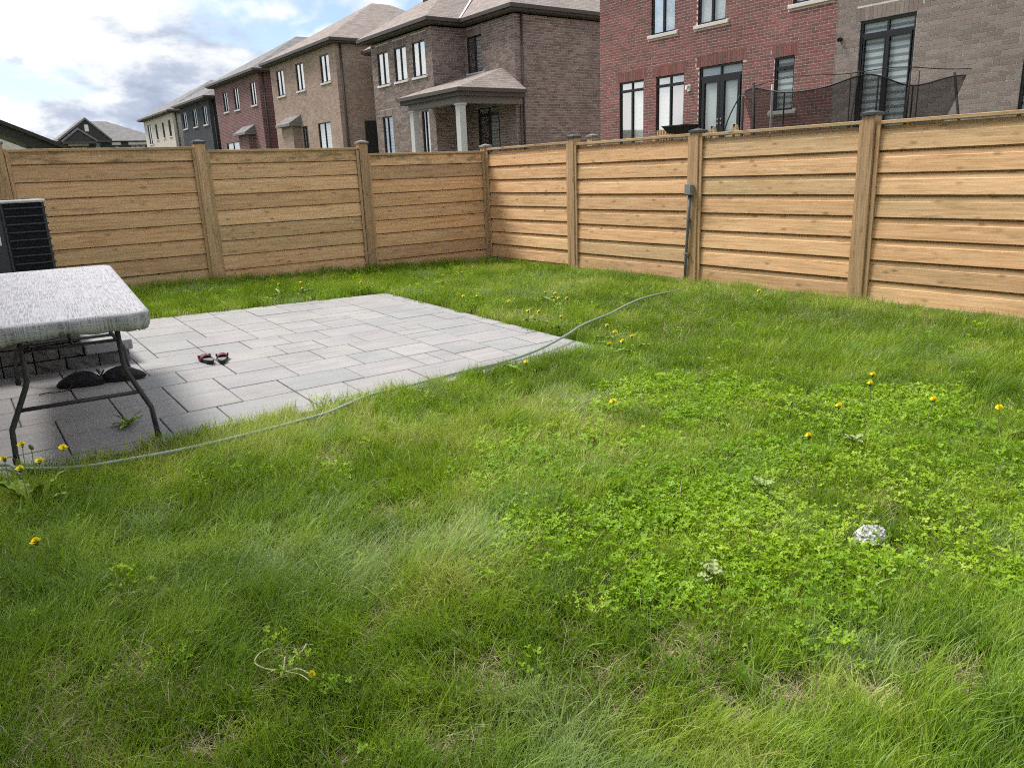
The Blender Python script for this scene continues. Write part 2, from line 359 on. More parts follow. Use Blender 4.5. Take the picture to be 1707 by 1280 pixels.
yy = 4.84
while yy < ye-.05:
    w = rp.choice([2, 2, 3])*pm; paver(px0+NXC*pm, xe, yy, min(yy+w, ye)); yy += w

# ------------------------------------------------------------------ wooden fences
PROF = [(-.018, 0), (.030, 0), (.0215, .149), (.0170, .153), (.012, .198), (-.010, .206), (-.010, .236), (-.018, .236)]
def board_mesh(length, top=None):
    pr = PROF if top is None else [(d, min(z, top)) for d, z in PROF]
    vs = [(-length/2, -d, z) for d, z in pr] + [(length/2, -d, z) for d, z in pr]; n = len(pr)
    fs = [(k, k+n, (k+1) % n+n, (k+1) % n) for k in range(n)] + [tuple(range(n)), tuple(range(2*n-1, n-1, -1))]
    return MB().add(vs, fs).mesh('board')
def panel(par, p0, p1, ang, bottoms, ztop, toff=0.):
    """boards between two posts; local x runs along the fence, local -y faces the garden"""
    p0 = Vector(p0); p1 = Vector(p1); ln = (p1-p0).length-.13; c = (p0+p1)/2
    me = board_mesh(ln); me.materials.append(M_board)
    for k, zb in enumerate(bottoms):
        zt = ztop-.036
        if zb+.236 > zt:
            m2 = board_mesh(ln, zt-zb); m2.materials.append(M_boardtop); o = link('board', m2, par)
        else: o = link('board', me, par)
        o.location = (c.x, c.y, zb+random.uniform(-.003, .003)); o.rotation_euler = (random.uniform(-.006, .006), random.uniform(-.0022, .0022), ang)
    d = (p1-p0).normalized(); nrm = Vector((math.sin(ang), -math.cos(ang), 0))
    r = MB().box((-ln/2-.012, -.052, -.036), (ln/2+.012, .085, 0)).build('cap_rail', M_rail, par); bevel_me(r.data, .004)
    r.location = (c.x, c.y, ztop); r.rotation_euler = (0, random.uniform(-.002, .002), ang)
    for s_ in (0, 1):                              # nailing strips beside the posts
        q = p0+d*.092 if s_ == 0 else p1-d*.092
        zb = min(bottoms)-.03
        o = MB().box((-.021, -.052, 0), (.021, -.0305, ztop-.037-zb)).build('nailing_strip', M_post, par)
        o.location = (q.x, q.y, zb); o.rotation_euler = (0, 0, ang)
def cap_mesh():
    m = MB(); a = .085
    m.add([(-a,-a,0),(a,-a,0),(a,a,0),(-a,a,0),(-a,-a,.028),(a,-a,.028),(a,a,.028),(-a,a,.028),(0,0,.058)],
          [(0,3,2,1),(0,1,5,4),(1,2,6,5),(2,3,7,6),(3,0,4,7),(4,5,8),(5,6,8),(6,7,8),(7,4,8)]); return m
M_cap = simple('dark_post_cap', (.05, .055, .055), .45, .4, var=.2)
M_capg = simple('weathered_post_cap', (.20, .19, .18), .6, .3, var=.2)
def post(par, x, y, zt, ang=0, capm=M_cap, zb=-.25):
    m = MB().box((-.07, -.07, 0), (.07, .07, zt-zb)).mesh('post', M_post); bevel_me(m, .006)
    o = link('post', m, par, (x, y, zb)); o.rotation_euler = (random.uniform(-.004, .004), random.uniform(-.004, .004), ang)
    c = cap_mesh().build('post_cap', capm, o, (0, 0, zt-zb))
    return o
FX, FY = 7.93, 11.53
fb = empty('wooden_fence', (3, FY, 0), 'wooden board fence at the back behind the patio, left of the fence corner', 'fence')
fb.location = (0, 0, 0)
LP = [-1.62, .75, 3.12, 5.57]
for i, x in enumerate(LP): post(fb, x, FY, [2.10, 2.08, 2.06, 2.03][i], 0, M_capg if i != 2 else M_cap)
LPX = LP+[FX]
tops = [2.05, 2.02, 1.975, 1.885]; firsts = [1.88, 1.838, 1.79, 1.695]
for i in range(4):
    bt = [firsts[i]-.212*k for k in range(10) if firsts[i]-.212*k > ter((LPX[i]+LPX[i+1])/2, FY)-.12]
    panel(fb, (LPX[i], FY, 0), (LPX[i+1], FY, 0), 0, bt, tops[i])
fr = empty('wooden_fence', (0, 0, 0), 'wooden board fence along the right side, with a grey box on one post', 'fence')
RP = [FY, 9.20, 6.80, 4.50, 2.12, -.25]
for i, y in enumerate(RP): post(fr, FX, y, [1.945, 1.97, 1.90, 1.93, 1.93, 1.93][i], math.pi/2, M_capg if i == 0 else M_cap)
topr = [1.925, 1.895, 1.885, 1.872, 1.87]; fi = [1.625, 1.60, 1.59, 1.583, 1.58]
for i in range(5):
    bt = [fi[i]-.2205*k for k in range(9) if fi[i]-.2205*k > -.14]
    panel(fr, (FX, RP[i], 0), (FX, RP[i+1], 0), -math.pi/2, bt, topr[i])
# neighbour's post that shows over the fence
npo = MB().box((-.07, -.07, 0), (.07, .07, 2.35)).build('fence_post', M_post, None, (9.6, 10.62, -.3)); bevel_me(npo.data, .006)
tag(npo, 'lone capped wooden post just behind the fence, left of the red house', 'post')
cap_mesh().build('post_cap', M_capg, npo, (0, 0, 2.35))

# ------------------------------------------------------------------ electric box and conduit on a post
jb = empty('junction_box', (FX-.07, 6.82, 1.14), 'grey electric box with a conduit running down a fence post', 'electric box')
M_boxg = simple('grey_enamel', (.23, .25, .25), .5, .4, var=.08)
b_ = MB().box((-.075, -.045, .0), (-.002, .045, .135)).build('box', M_boxg, jb); bevel_me(b_.data, .006)
b_ = MB().box((-.082, -.049, .012), (-.0755, .049, .139)).build('lid', M_boxg, jb); bevel_me(b_.data, .002)
MB().tube([(-.035, .0, .0), (-.035, .0, -.03)], .02, 10).build('fitting', M_black, jb, smooth=False)
M_cond = simple('grey_conduit', (.13, .14, .15), .5, .4, var=.15)
MB().tube([(-.035, .0, -.02), (-.03, .01, -.25), (-.028, .035, -.55), (-.026, .055, -.85), (-.022, .06, -1.16)], .019, 10).build('conduit', M_cond, jb, smooth=True)
for zz in (-.3, -.75): MB().box((-.05, .0, zz), (-.002, .085, zz+.018)).build('strap', M_metal, jb)

# ------------------------------------------------------------------ stone steps
M_block = simple('grey_rock_face', (.155, .15, .145), .95, .15, var=.35, scale=9, bump=.9, bscale=38)
M_coping = simple('grey_coping', (.30, .305, .31), .85, .2, var=.15, scale=7, bump=.4, bscale=80)
steps = empty('stone_steps', (0, 0, 0), 'grey stone block steps behind the table, topped with smooth coping', 'steps')
def rockblock(x0, x1, y0, y1, z0, z1, seed):
    bm = bmesh.new(); bmesh.ops.create_cube(bm, size=1)
    for v in bm.verts: v.co = Vector((lerp(x0, x1, v.co.x+.5), lerp(y0, y1, v.co.y+.5), lerp(z0, z1, v.co.z+.5)))
    bmesh.ops.subdivide_edges(bm, edges=bm.edges[:], cuts=3, use_grid_fill=True)
    rr = random.Random(seed)
    for v in bm.verts:
        e = min(v.co.x-x0, x1-v.co.x); ez = min(v.co.z-z0, z1-v.co.z)
        if v.co.y < y0+.001: v.co.y += (-.006 if min(e, ez) > .004 else .012)+rr.uniform(-.012, .012)
        else: v.co += Vector((rr.uniform(-.002, .002), 0, rr.uniform(-.002, .002)))
    me = bpy.data.meshes.new('block'); bm.to_mesh(me); bm.free(); me.materials.append(M_block); link('block', me, steps)
rs = random.Random(3); ysd = 7.09
for (xa, xb, za, zb) in ((-1.9, 1.12, .06, .20), (-1.9, .78, .205, .32), (-1.9, .78, .325, .435)):
    xq = xb; 
    while xq > xa+.02:
        w = rs.choice([.18, .24, .30, .38, .22]); x0 = max(xa, xq-w)
        if x0-xa < .1: x0 = xa
        rockblock(x0+.005, xq-.005, ysd, ysd+.22, za, zb-.006, rs.random()); xq = x0
box('core', (-1.93, ysd+.10, .05), (1.10, 8.85, .198), M_block, steps); box('core', (-1.93, ysd+.10, .2), (.76, 8.85, .433), M_block, steps)
for (x0, x1, z) in ((.785, 1.145, .2), (.30, .80, .437), (-.3, .294, .437), (-.9, -.306, .437), (-1.5, -.906, .437), (-1.93, -1.506, .437)):
    for (y0, y1) in ((ysd-.025, 7.65), (7.656, 8.25), (8.256, 8.87)):
        o = MB().box((x0, y0, z), (x1, y1, z+.085)).build('coping', M_coping, steps); bevel_me(o.data, .012, 2)

# ------------------------------------------------------------------ folding table and cloth
TR = R_(-4.7); tx0, ty0 = .475, 4.80                    # near edge centre; long side runs away along +y (turned a little)
TW, TL, TZ0, TZ1 = .81, 2.32, .835, .915
def tl(u, v, z=0.):                                      # table coordinates: u across, v along
    x = tx0 + u*math.cos(TR) - v*math.sin(TR); y = ty0 + u*math.sin(TR) + v*math.cos(TR)
    return Vector((x, y, lerp(TZ0, TZ1, v/TL)+z))
M_leg = simple('dark_grey_tube', (.045, .047, .052), .45, .45, var=.15)
tb = empty('folding_table', (0, 0, 0), 'long folding table with dark bent tube legs on the patio', 'table')
M_ttop = simple('white_plastic_top', (.62, .62, .60), .5, .3)
c = [tl(-TW/2+.03, .03, -.052), tl(TW/2-.03, .03, -.052), tl(TW/2-.03, TL-.03, -.052), tl(-TW/2+.03, TL-.03, -.052)]
MB().hexa(c+[q+Vector((0, 0, .04)) for q in c]).build('tabletop', M_ttop, tb)
def frame_set(vp, inner, flare, dirv):
    for s_ in (-1, 1):
        ft = tl(s_*(TW/2-.035)+flare[0 if s_ < 0 else 1], vp+dirv*.02); ft.z = ter(ft.x, ft.y)+.012
        a = tl(s_*inner, vp, -.05); b = tl(s_*inner*1.02, vp, 0); b.z = lerp(ft.z, a.z, .60)
        b2 = tl(s_*inner*1.08, vp, 0); b2.z = lerp(ft.z, a.z, .54)
        c = tl(s_*(TW/2-.045)+flare[0 if s_ < 0 else 1], vp, 0); c.z = lerp(ft.z, a.z, .24)
        c2 = lerp(c, ft, .12)
        MB().tube([a, b, b2, c, c2, ft], .0155, 10).build('leg', M_leg, tb, smooth=True)
        MB().tube([ft+Vector((0, 0, .025)), ft-Vector((0, 0, .011))], .019, 10).build('foot_cap', M_black, tb)
    l = tl(-(TW/2-.12), vp, 0); r = tl(TW/2-.12, vp, 0); zc = .30+ter(l.x, l.y)
    l.z = r.z = zc
    e = (r-l).normalized()*.045
    MB().tube([l-e, r+e], .0125, 8).build('crossbar', M_leg, tb, smooth=True)
    l = tl(-inner, vp, -.19); r = tl(inner, vp, -.19); MB().tube([l, r], .010, 8).build('upper_bar', M_leg, tb, smooth=True)
frame_set(.22, .245, (-.01, .0), -1); frame_set(TL-.30, .245, (.0, .03), 1)
for v0, v1 in ((.25, .75), (TL-.33, TL-.83)):
    MB().tube([tl(0, v0, -.20), tl(0, v1, -.055)], .009, 8).build('brace', M_leg, tb, smooth=True)
def cloth_mat():
    m, nt, b = nmat('crosshatch_cloth', .75, .25)
    tc = N(nt, 'ShaderNodeTexCoord'); v = tc.outputs['UV']
    w1 = noise(nt, vmap(nt, v, (150, 6, 1)), 1., 2, .5); w2 = noise(nt, vmap(nt, v, (7, 165, 1), (3, 7, 0)), 1., 2, .5)
    l1 = ramp(nt, w1, [(.47, (0,)*3), (.52, (1,)*3)]); l2 = ramp(nt, w2, [(.48, (0,)*3), (.53, (1,)*3)])
    ln = mth(nt, 'MAXIMUM', l1, l2)
    strk = ramp(nt, noise(nt, vmap(nt, v, (26, 1.6, 1), (9, 2, 0)), 1., 3, .6), [(.57, (0,)*3), (.64, (1,)*3)])
    ln = mth(nt, 'MAXIMUM', ln, strk)
    bl = ramp(nt, noise(nt, v, 7, 4), [(.35, (.14, .143, .16)), (.65, (.26, .265, .29))])
    L(nt, mixc(nt, ln, bl, (.46, .46, .49)), b.inputs['Base Color']); return m
M_cloth = cloth_mat()
def cloth():
    nb = 168; hw, hl, rc = TW/2+.012, TL/2+.012, .085; pts = []
    per = []
    def arc(cx, cy, a0):
        return [(cx+rc*math.cos(a0+t*math.pi/2/9), cy+rc*math.sin(a0+t*math.pi/2/9)) for t in range(10)]
    def seg(p, q, n): return [(lerp(p[0], q[0], t/n), lerp(p[1], q[1], t/n)) for t in range(1, n)]
    a = arc(hw-rc, -hl+rc, -math.pi/2); b = arc(hw-rc, hl-rc, 0); c = arc(-hw+rc, hl-rc, math.pi/2); d = arc(-hw+rc, -hl+rc, math.pi)
    out = a+seg(a[-1], b[0], 42)+b+seg(b[-1], c[0], 16)+c+seg(c[-1], d[0], 42)+d+seg(d[-1], a[0], 16)
    n = len(out); nr = []
    for k in range(n):
        p = Vector(out[k-1]); q = Vector(out[(k+1) % n]); t = (q-p).normalized(); nr.append((t.y, -t.x))
    rr = random.Random(9); ph = [rr.uniform(0, 6.28) for _ in range(6)]
    s = [0.]
    for k in range(n): s.append(s[-1]+(Vector(out[(k+1) % n])-Vector(out[k])).length)
    rings = [(-.03, .0), (-.008, -.004), (.002, -.016), (.004, -.035), (.002, -.065), (-.004, -.092), (-.030, -.104), (-.034, -.096)]
    me = MB(); uv = []
    for ri, (o, z) in enumerate(rings):
        for k in range(n):
            sk = s[k]; corner = 1 if min(abs(abs(out[k][0])-hw), 9) > .004 and min(abs(abs(out[k][1])-hl), 9) > .004 else 0
            w = .006*math.sin(sk*23+ph[0])+.005*math.sin(sk*51+ph[1])+(.012*math.sin(sk*95+ph[2]) if corner else 0)
            ww = w if ri >= 3 else 0
            dz = (.010*math.sin(sk*9+ph[3])+.007*math.sin(sk*27+ph[4])-(.016 if corner else 0)) if ri >= 5 else 0
            oo = o
            x = out[k][0]+nr[k][0]*(oo+ww); y = out[k][1]+nr[k][1]*(oo+ww)
            me.v.append(tuple(tl(x, y+TL/2, z+.004+dz)))
            drop = max(0, -z)
            uv.append((out[k][0]+nr[k][0]*drop if ri > 0 else x, out[k][1]+nr[k][1]*drop if ri > 0 else y))
    for ri in range(len(rings)-1):
        for k in range(n): me.f.append((ri*n+k, (ri+1)*n+k, (ri+1)*n+(k+1) % n, ri*n+(k+1) % n))
    me.f.append(tuple(range(n)))
    m = me.mesh('tablecloth', M_cloth, smooth=True)
    ul = m.uv_layers.new(name='UVMap')
    for lp in m.loops: ul.data[lp.index].uv = uv[lp.vertex_index]
    bm = bmesh.new(); bm.from_mesh(m); bmesh.ops.recalc_face_normals(bm, faces=bm.faces[:]); bm.to_mesh(m); bm.free()
    o = link('tablecloth', m); return tag(o, 'grey and white crosshatch fitted cloth over the folding table', 'tablecloth')
cloth()

# ------------------------------------------------------------------ air conditioner behind the steps
M_slat = simple('charcoal_louvre', (.034, .040, .047), .45, .4, var=.2)
M_rib = simple('black_coil_fins', (.012, .014, .018), .6, .3)
AX, AY = .20, 9.60; AZ = ter(AX+.37, AY)
ch = empty('air_conditioner', (AX, AY, AZ), 'dark louvred air conditioner unit with a pale top, behind the table', 'air conditioner')
def cbox(n, lo, hi, m, bv=.006):
    o = MB().box(lo, hi).build(n, m, ch); bevel_me(o.data, bv); return o
for lx in (.04, .66):
    for ly in (.04, .60): cbox('stand_leg', (lx, ly, -.05), (lx+.05, ly+.05, .235), M_black)
cbox('base_pan', (-.01, -.01, .236), (.755, .71, .30), M_slat)
for px_, py_ in ((.715, .0), (.0, .655), (.715, .655), (.345, -.004)): cbox('corner_post', (px_, py_, .30), (px_+.03, py_+.045, 1.215), M_slat, .008)
for k in range(11):
    z = .345+k*.081
    cbox('louvre', (.376, -.016, z), (.758, .012, z+.016), M_slat, .004); cbox('louvre', (.742, .0125, z), (.760, .70, z+.016), M_slat, .004)
mbr = MB()
for k in range(40): mbr.box((.378+k*.0085, .014, .30), (.3825+k*.0085, .024, 1.215))
mbr.build('coil_fins', M_rib, ch); cbox('coil', (.376, .026, .30), (.735, .68, 1.21), M_rib, .002)
cbox('access_panel', (.0, .0, .30), (.344, .02, 1.215), M_slat); cbox('side_panel', (.0, .021, .30), (.02, .654, 1.215), M_slat)
cbox('rating_plate', (.17, -.004, .80), (.30, -.0005, .93), M_white, .0012); cbox('info_label', (.19, -.004, .36), (.33, -.0005, .46), M_metal, .0012)
cbox('top_cover', (-.012, -.018, 1.216), (.765, .715, 1.245), simple('pale_top_cover', (.45, .46, .46), .4, .5), .008)
mbr = MB()
for k in range(1, 9): mbr.tube([(.375+.035*k*math.cos(a_*math.pi/12), .35+.035*k*math.sin(a_*math.pi/12), 1.252) for a_ in range(25)], .003, 5, False)
mbr.build('fan_grille', M_black, ch)

# ------------------------------------------------------------------ black bag, sandals, hose
M_bag = simple('black_nylon', (.014, .014, .017), .55, .4, var=.3, scale=20, bump=.4, bscale=30)
def shoe(x, y, rz, tip, label, dz=0., lace=None):
    from mathutils import noise as mn
    e = empty('shoe', tuple(at(x, y, .004+dz)), label, 'shoe', 'pair of black shoes under the table'); e.rotation_euler = (0, tip, rz); e.scale = (1.2, 1.12, 1.04)
    L_ = .29; n = 30; o = []
    for k in range(n):
        a = 2*math.pi*k/n; yy = math.sin(a); o.append((math.cos(a)*(.041+.009*max(0, yy+.1)), yy*L_/2))
    m = MB()
    for z, q in ((0, .96), (.008, 1.03), (.022, 1.02)): m.v += [(p_*q, w_*q, z+.012*max(0, w_/L_*2-.6)) for p_, w_ in o]
    for r in range(2):
        for k in range(n): m.f.append((r*n+k, r*n+(k+1) % n, (r+1)*n+(k+1) % n, (r+1)*n+k))
    m.f += [tuple(range(n-1, -1, -1)), tuple(2*n+k for k in range(n))]; m.a = [0]*len(m.f); m.build('sole', M_shsole, e, smooth=False)
    bm = bmesh.new(); bmesh.ops.create_icosphere(bm, subdivisions=5, radius=1)
    for v in bm.verts:
        p = v.co.copy(); t = p.y
        w = .040+.008*max(0, t+.1)-.004*max(0, -t-.5); h = .098-.050*max(0, t+.05)-.012*max(0, -t-.6)
        op = math.exp(-((p.x/.50)**4+((t+.45)/.42)**4)) if p.z > 0 else 0
        cr = .004*mn.noise(p*3.3+Vector((x*9, 0, 0)))+.0025*mn.noise(p*8)
        z = .020+max(0, p.z)**.75*h*(1-.86*op)+cr*(p.z > .05)
        if .02 < op < .35: z += .008
        v.co = Vector((p.x*w*(1-.10*max(0, p.z))+cr, t*.142, max(.014, z)))
    me = bpy.data.meshes.new('upper'); bm.to_mesh(me); bm.free(); me.materials.append(M_bag); me.polygons.foreach_set('use_smooth', [True]*len(me.polygons)); link('upper', me, e)
    for k in range(4):
        yy = .005+k*.022; hz = .020+.098*.86-.050*max(0, yy/.142+.05)*1.0
        MB().tube([(-.022, yy, hz-.016), (-.010, yy+.004, hz-.002), (.010, yy+.004, hz-.002), (.022, yy, hz-.016)], .0026, 6).build('lace', M_shsole, e, smooth=True)
    MB().tube(catmull([(-.030, -.135, .070), (-.012, -.150, .098), (.012, -.150, .098), (.030, -.135, .070)], 4), .005, 6).build('heel_loop', M_bag, e, smooth=True)
    if lace: MB().tube(catmull(lace, 5), .0035, 6).build('loose_lace', M_bag, e, smooth=True)
M_shsole = simple('black_rubber_sole', (.022, .022, .024), .75, .25)
shoe(.945, 6.50, R_(-102), 0, 'right one of two black shoes under the table, toe toward the sandals')
shoe(.655, 6.52, R_(72), .0, 'left one of two black shoes under the table, with a trailing lace', 0., [(-.03, .04, .06), (-.09, .05, .012), (-.13, .10, .006), (-.12, .17, .006), (-.15, .22, .006)])

M_sole = simple('black_rubber', (.018, .018, .019), .7, .3); M_footbed = simple('worn_grey_footbed', (.17, .175, .172), .75, .25, var=.35, scale=30)
M_strap = simple('maroon_strap', (.13, .016, .03), .55, .35, var=.3, scale=25)
def outline(n=28, L_=.265, W_=.092):
    o = []
    for k in range(n):
        a = 2*math.pi*k/n; y = math.sin(a); x = math.cos(a)
        w = W_/2*(.80+.22*(y > -.1)*min(1, (y+.1)*1.6)) if True else 0
        o.append((x*w*(1-.12*(abs(y) > .9)), y*L_/2))
    return o
def sandal(x, y, rz, label):
    e = empty('sandal', tuple(at(x, y, .003)), label, 'sandal', 'pair of sandals on the patio'); e.rotation_euler = (0, 0, rz)
    o = outline(); n = len(o); m = MB()
    lv = [(0, .96), (.012, 1.), (.024, 1.)]
    for z, s_ in lv: m.v += [(px*s_, py*s_, z+.006*(py < -.02)*min(1, -py*12)*(z > 0)) for px, py in o]
    for r in range(2):
        for k in range(n): m.f.append((r*n+k, r*n+(k+1) % n, (r+1)*n+(k+1) % n, (r+1)*n+k))
    m.f += [tuple(range(n-1, -1, -1)), tuple(2*n+k for k in range(n))]; m.a = [0]*len(m.f)
    m.build('sole', M_sole, e)
    f = MB(); f.v = [(px*.92, py*.94, .0245+.006*(py < -.02)*min(1, -py*12)+.0035) for px, py in o]+[(px*.95, py*.965, .0235+.006*(py < -.02)*min(1, -py*12)) for px, py in o]
    f.f = [tuple(range(n))]+[(k, n+k, n+(k+1) % n, (k+1) % n) for k in range(n)]; f.a = [0]*len(f.f); f.build('footbed', M_footbed, e)
    sm = MB(); q = 12
    for (yy, hh, wz) in ((.0, .036, .047), (.035, .043, .047), (.07, .041, .045), (.10, .030, .042), (.122, .016, .034)):
        for k in range(q+1):
            a = math.pi*k/q; sm.v.append((wz*math.cos(a)*(1 if 0 < k < q else 1.0), yy+.006*math.sin(a), .012+hh*math.sin(a)**.8))
    for r in range(4):
        for k in range(q): sm.f.append((r*(q+1)+k, r*(q+1)+k+1, (r+1)*(q+1)+k+1, (r+1)*(q+1)+k))
    sm.a = [0]*len(sm.f); so_ = sm.build('strap', M_strap, e, smooth=True)
    md = so_.modifiers.new('thick', 'SOLIDIFY'); md.thickness = .005; md.offset = 0
    for sgn in (-1, 1): MB().box((sgn*.046-.006, .05, .03), (sgn*.046+.006, .075, .052)).build('tab', M_strap, e)
sandal(1.625, 6.66, R_(3), 'left one of two maroon-strapped sandals on the patio')
sandal(1.738, 6.61, R_(-16), 'right one of two maroon-strapped sandals, turned outward on the patio')

HP = [(-.35, 5.10, .014), (-.1, 5.05, .016), (.06, 4.97, .03), (.12, 4.79, .05), (.36, 4.55, .075), (.59, 4.46, .085), (.94, 4.40, .09), (1.33, 4.42, .09), (1.74, 4.49, .085), (1.95, 4.60, .075), (2.23, 4.76, .055), (2.60, 4.88, .022),
      (3.02, 4.955, .016), (3.51, 4.985, .018), (3.90, 5.04, .04), (4.24, 5.16, .062), (4.46, 5.26, .072), (4.66, 5.36, .085), (4.95, 5.50, .082), (5.35, 5.68, .072), (5.75, 5.86, .085), (6.15, 6.02, .09), (6.6, 6.19, .07), (7.05, 6.37, .035), (7.48, 6.58, .02), (7.78, 6.76, .02)]
hp = [Vector((x, y, z+ter(x, y))) for x, y, z in HP]
def hose_mat():
    m, nt, b = nmat('pale_green_hose', .45, .45)
    at_ = N(nt, 'ShaderNodeTexCoord'); v = at_.outputs['Object']
    wv = N(nt, 'ShaderNodeTexWave'); wv.inputs['Scale'].default_value = 42; wv.inputs['Distortion'].default_value = .4; L(nt, v, wv.inputs['Vector'])
    c = mixc(nt, noise(nt, v, 3., 4), (.17, .25, .20), (.30, .35, .31)); c = mixc(nt, mth(nt, 'MULTIPLY', wv.outputs[1], .35), c, (.42, .47, .43))
    L(nt, c, b.inputs['Base Color']); return m
hs = MB().tube(catmull(hp, 7), .0108, 10).build('garden_hose', hose_mat(), None, smooth=True)
tag(hs, 'pale green garden hose winding from the table across the patio corner to the fence', 'hose')

# ------------------------------------------------------------------ houses
class Fr:                                               # wall frame: u along the wall, v up, d outwards
    def __init__(s, o, u, n): s.o = Vector(o); s.u = Vector(u); s.n = Vector(n)
    def p(s, u, v, d): return s.o+s.u*u+Vector((0, 0, v))+s.n*d
def fbox(mb, F, u0, u1, v0, v1, d0, d1, a=0.):
    return mb.hexa([F.p(u0, v0, d0), F.p(u1, v0, d0), F.p(u1, v0, d1), F.p(u0, v0, d1), F.p(u0, v1, d0), F.p(u1, v1, d0), F.p(u1, v1, d1), F.p(u0, v1, d1)], a)
def rear(X): return Fr((X, 0, 0), (0, 1, 0), (-1, 0, 0))
def side(Y): return Fr((0, Y, 0), (1, 0, 0), (0, -1, 0))
def wallmesh(mb, F, u0, u1, v0, v1, holes, deep=.115):
    us = sorted({u0, u1, *[h[0] for h in holes], *[h[1] for h in holes]}); vs = sorted({v0, v1, *[h[2] for h in holes], *[h[3] for h in holes]})
    for i in range(len(us)-1):
        for j in range(len(vs)-1):
            cu, cv = (us[i]+us[i+1])/2, (vs[j]+vs[j+1])/2
            if any(h[0] < cu < h[1] and h[2] < cv < h[3] for h in holes): continue
            mb.add([F.p(us[i], vs[j], 0), F.p(us[i+1], vs[j], 0), F.p(us[i+1], vs[j+1], 0), F.p(us[i], vs[j+1], 0)], [(0, 1, 2, 3)])
    for a, b, c, d in holes:
        for q in (((a, c), (b, c)), ((b, c), (b, d)), ((b, d), (a, d)), ((a, d), (a, c))):
            mb.add([F.p(*q[0], 0), F.p(*q[1], 0), F.p(*q[1], -deep), F.p(*q[0], -deep)], [(0, 1, 2, 3)], 1.)
def brick_cells(u0, u1, v0, v1, bl, bh, holes, j=.014):
    out = []; row = 0; v = v0
    while v+bh*.6 < v1:
        cv = v+bh/2; cuts = [(h[0], h[1]) for h in holes if h[2]-.004 < cv < h[3]+.004]
        segs = [(u0, u1)]
        for a, b in cuts:
            segs = [s_ for p, q in segs for s_ in ((p, min(q, a)), (max(p, b), q)) if s_[1]-s_[0] > .02]
        off = (row % 2)*bl/2
        for p, q in segs:
            k = math.floor((p-u0+off)/bl); u = u0-off+k*bl
            while u < q-.01:
                a = max(u, p)+j/2; b = min(u+bl, q)-j/2
                if b-a > .025: out.append((a, b, v+j/2, min(v+bh, v1)-j/2))
                u += bl
        v += bh; row += 1
    return out
def soldiers(h, bw, hh, ext, j=.0095):
    a, b = h[0]-ext, h[1]+ext; n = max(2, round((b-a)/bw)); w = (b-a)/n
    return [(a+k*w+j/2, a+(k+1)*w-j/2, h[3]+j/2, h[3]+hh-j/2) for k in range(n)]
def inview(p, m=30):
    d = Vector(p)-Vector((0, 0, EYE)); w = d.dot(Fw)
    if w <= 0: return None
    x = 853.5+1282*d.dot(cX)/w; y = 640-1282*d.dot(cY)/w
    return (x, y, w) if -m < x < 1707+m and -m < y < 1280+m else None
def lay_bricks(parent, F, cells, mat, n_ind=0):
    one = MB(); one.add([(-.5, -.03, 0), (.5, -.03, 0), (.5, .008, 0), (-.5, .008, 0), (-.5, -.03, 1), (.5, -.03, 1), (.5, .008, 1), (-.5, .008, 1)], [(0, 1, 2, 3), (4, 5, 6, 7), (1, 2, 6, 5), (2, 3, 7, 6), (3, 0, 4, 7)])
    idx = set()
    if n_ind:
        sc = []
        for i, (a, b, c, d) in enumerate(cells):
            q = inview(F.p((a+b)/2, (c+d)/2, 0), 0)
            if q and (c+d)/2 > 2.12: sc.append((-(b-a)*(d-c)/q[2]**2, i))
        idx = {i for _, i in sorted(sc)[:n_ind]}
        me = one.mesh('brick', mat)
        ang = math.atan2(F.n.y, F.n.x)-math.pi/2
        for i in idx:
            a, b, c, d = cells[i]; o = link('brick', me, parent); o.location = F.p((a+b)/2, c, random.uniform(-.0015, .002)); o.rotation_euler = (0, 0, ang); o.scale = (b-a, 1, d-c)
    m = MB(); rr = random.Random(len(cells))
    for i, (a, b, c, d) in enumerate(cells):
        if i in idx: continue
        p = [F.p(a, c, 0), F.p(b, c, 0), F.p(b, d, 0), F.p(a, d, 0)]; dd = .008+rr.uniform(-.0015, .002)
        q = [F.p(a, c, dd), F.p(b, c, dd), F.p(b, d, dd), F.p(a, d, dd)]
        m.add(p+q, [(4, 5, 6, 7), (0, 1, 5, 4), (1, 2, 6, 5), (2, 3, 7, 6), (3, 0, 4, 7)], rr.random())
    if m.f: tag(m.build('brick_courses', mat, parent, rnd=True), kind='stuff')
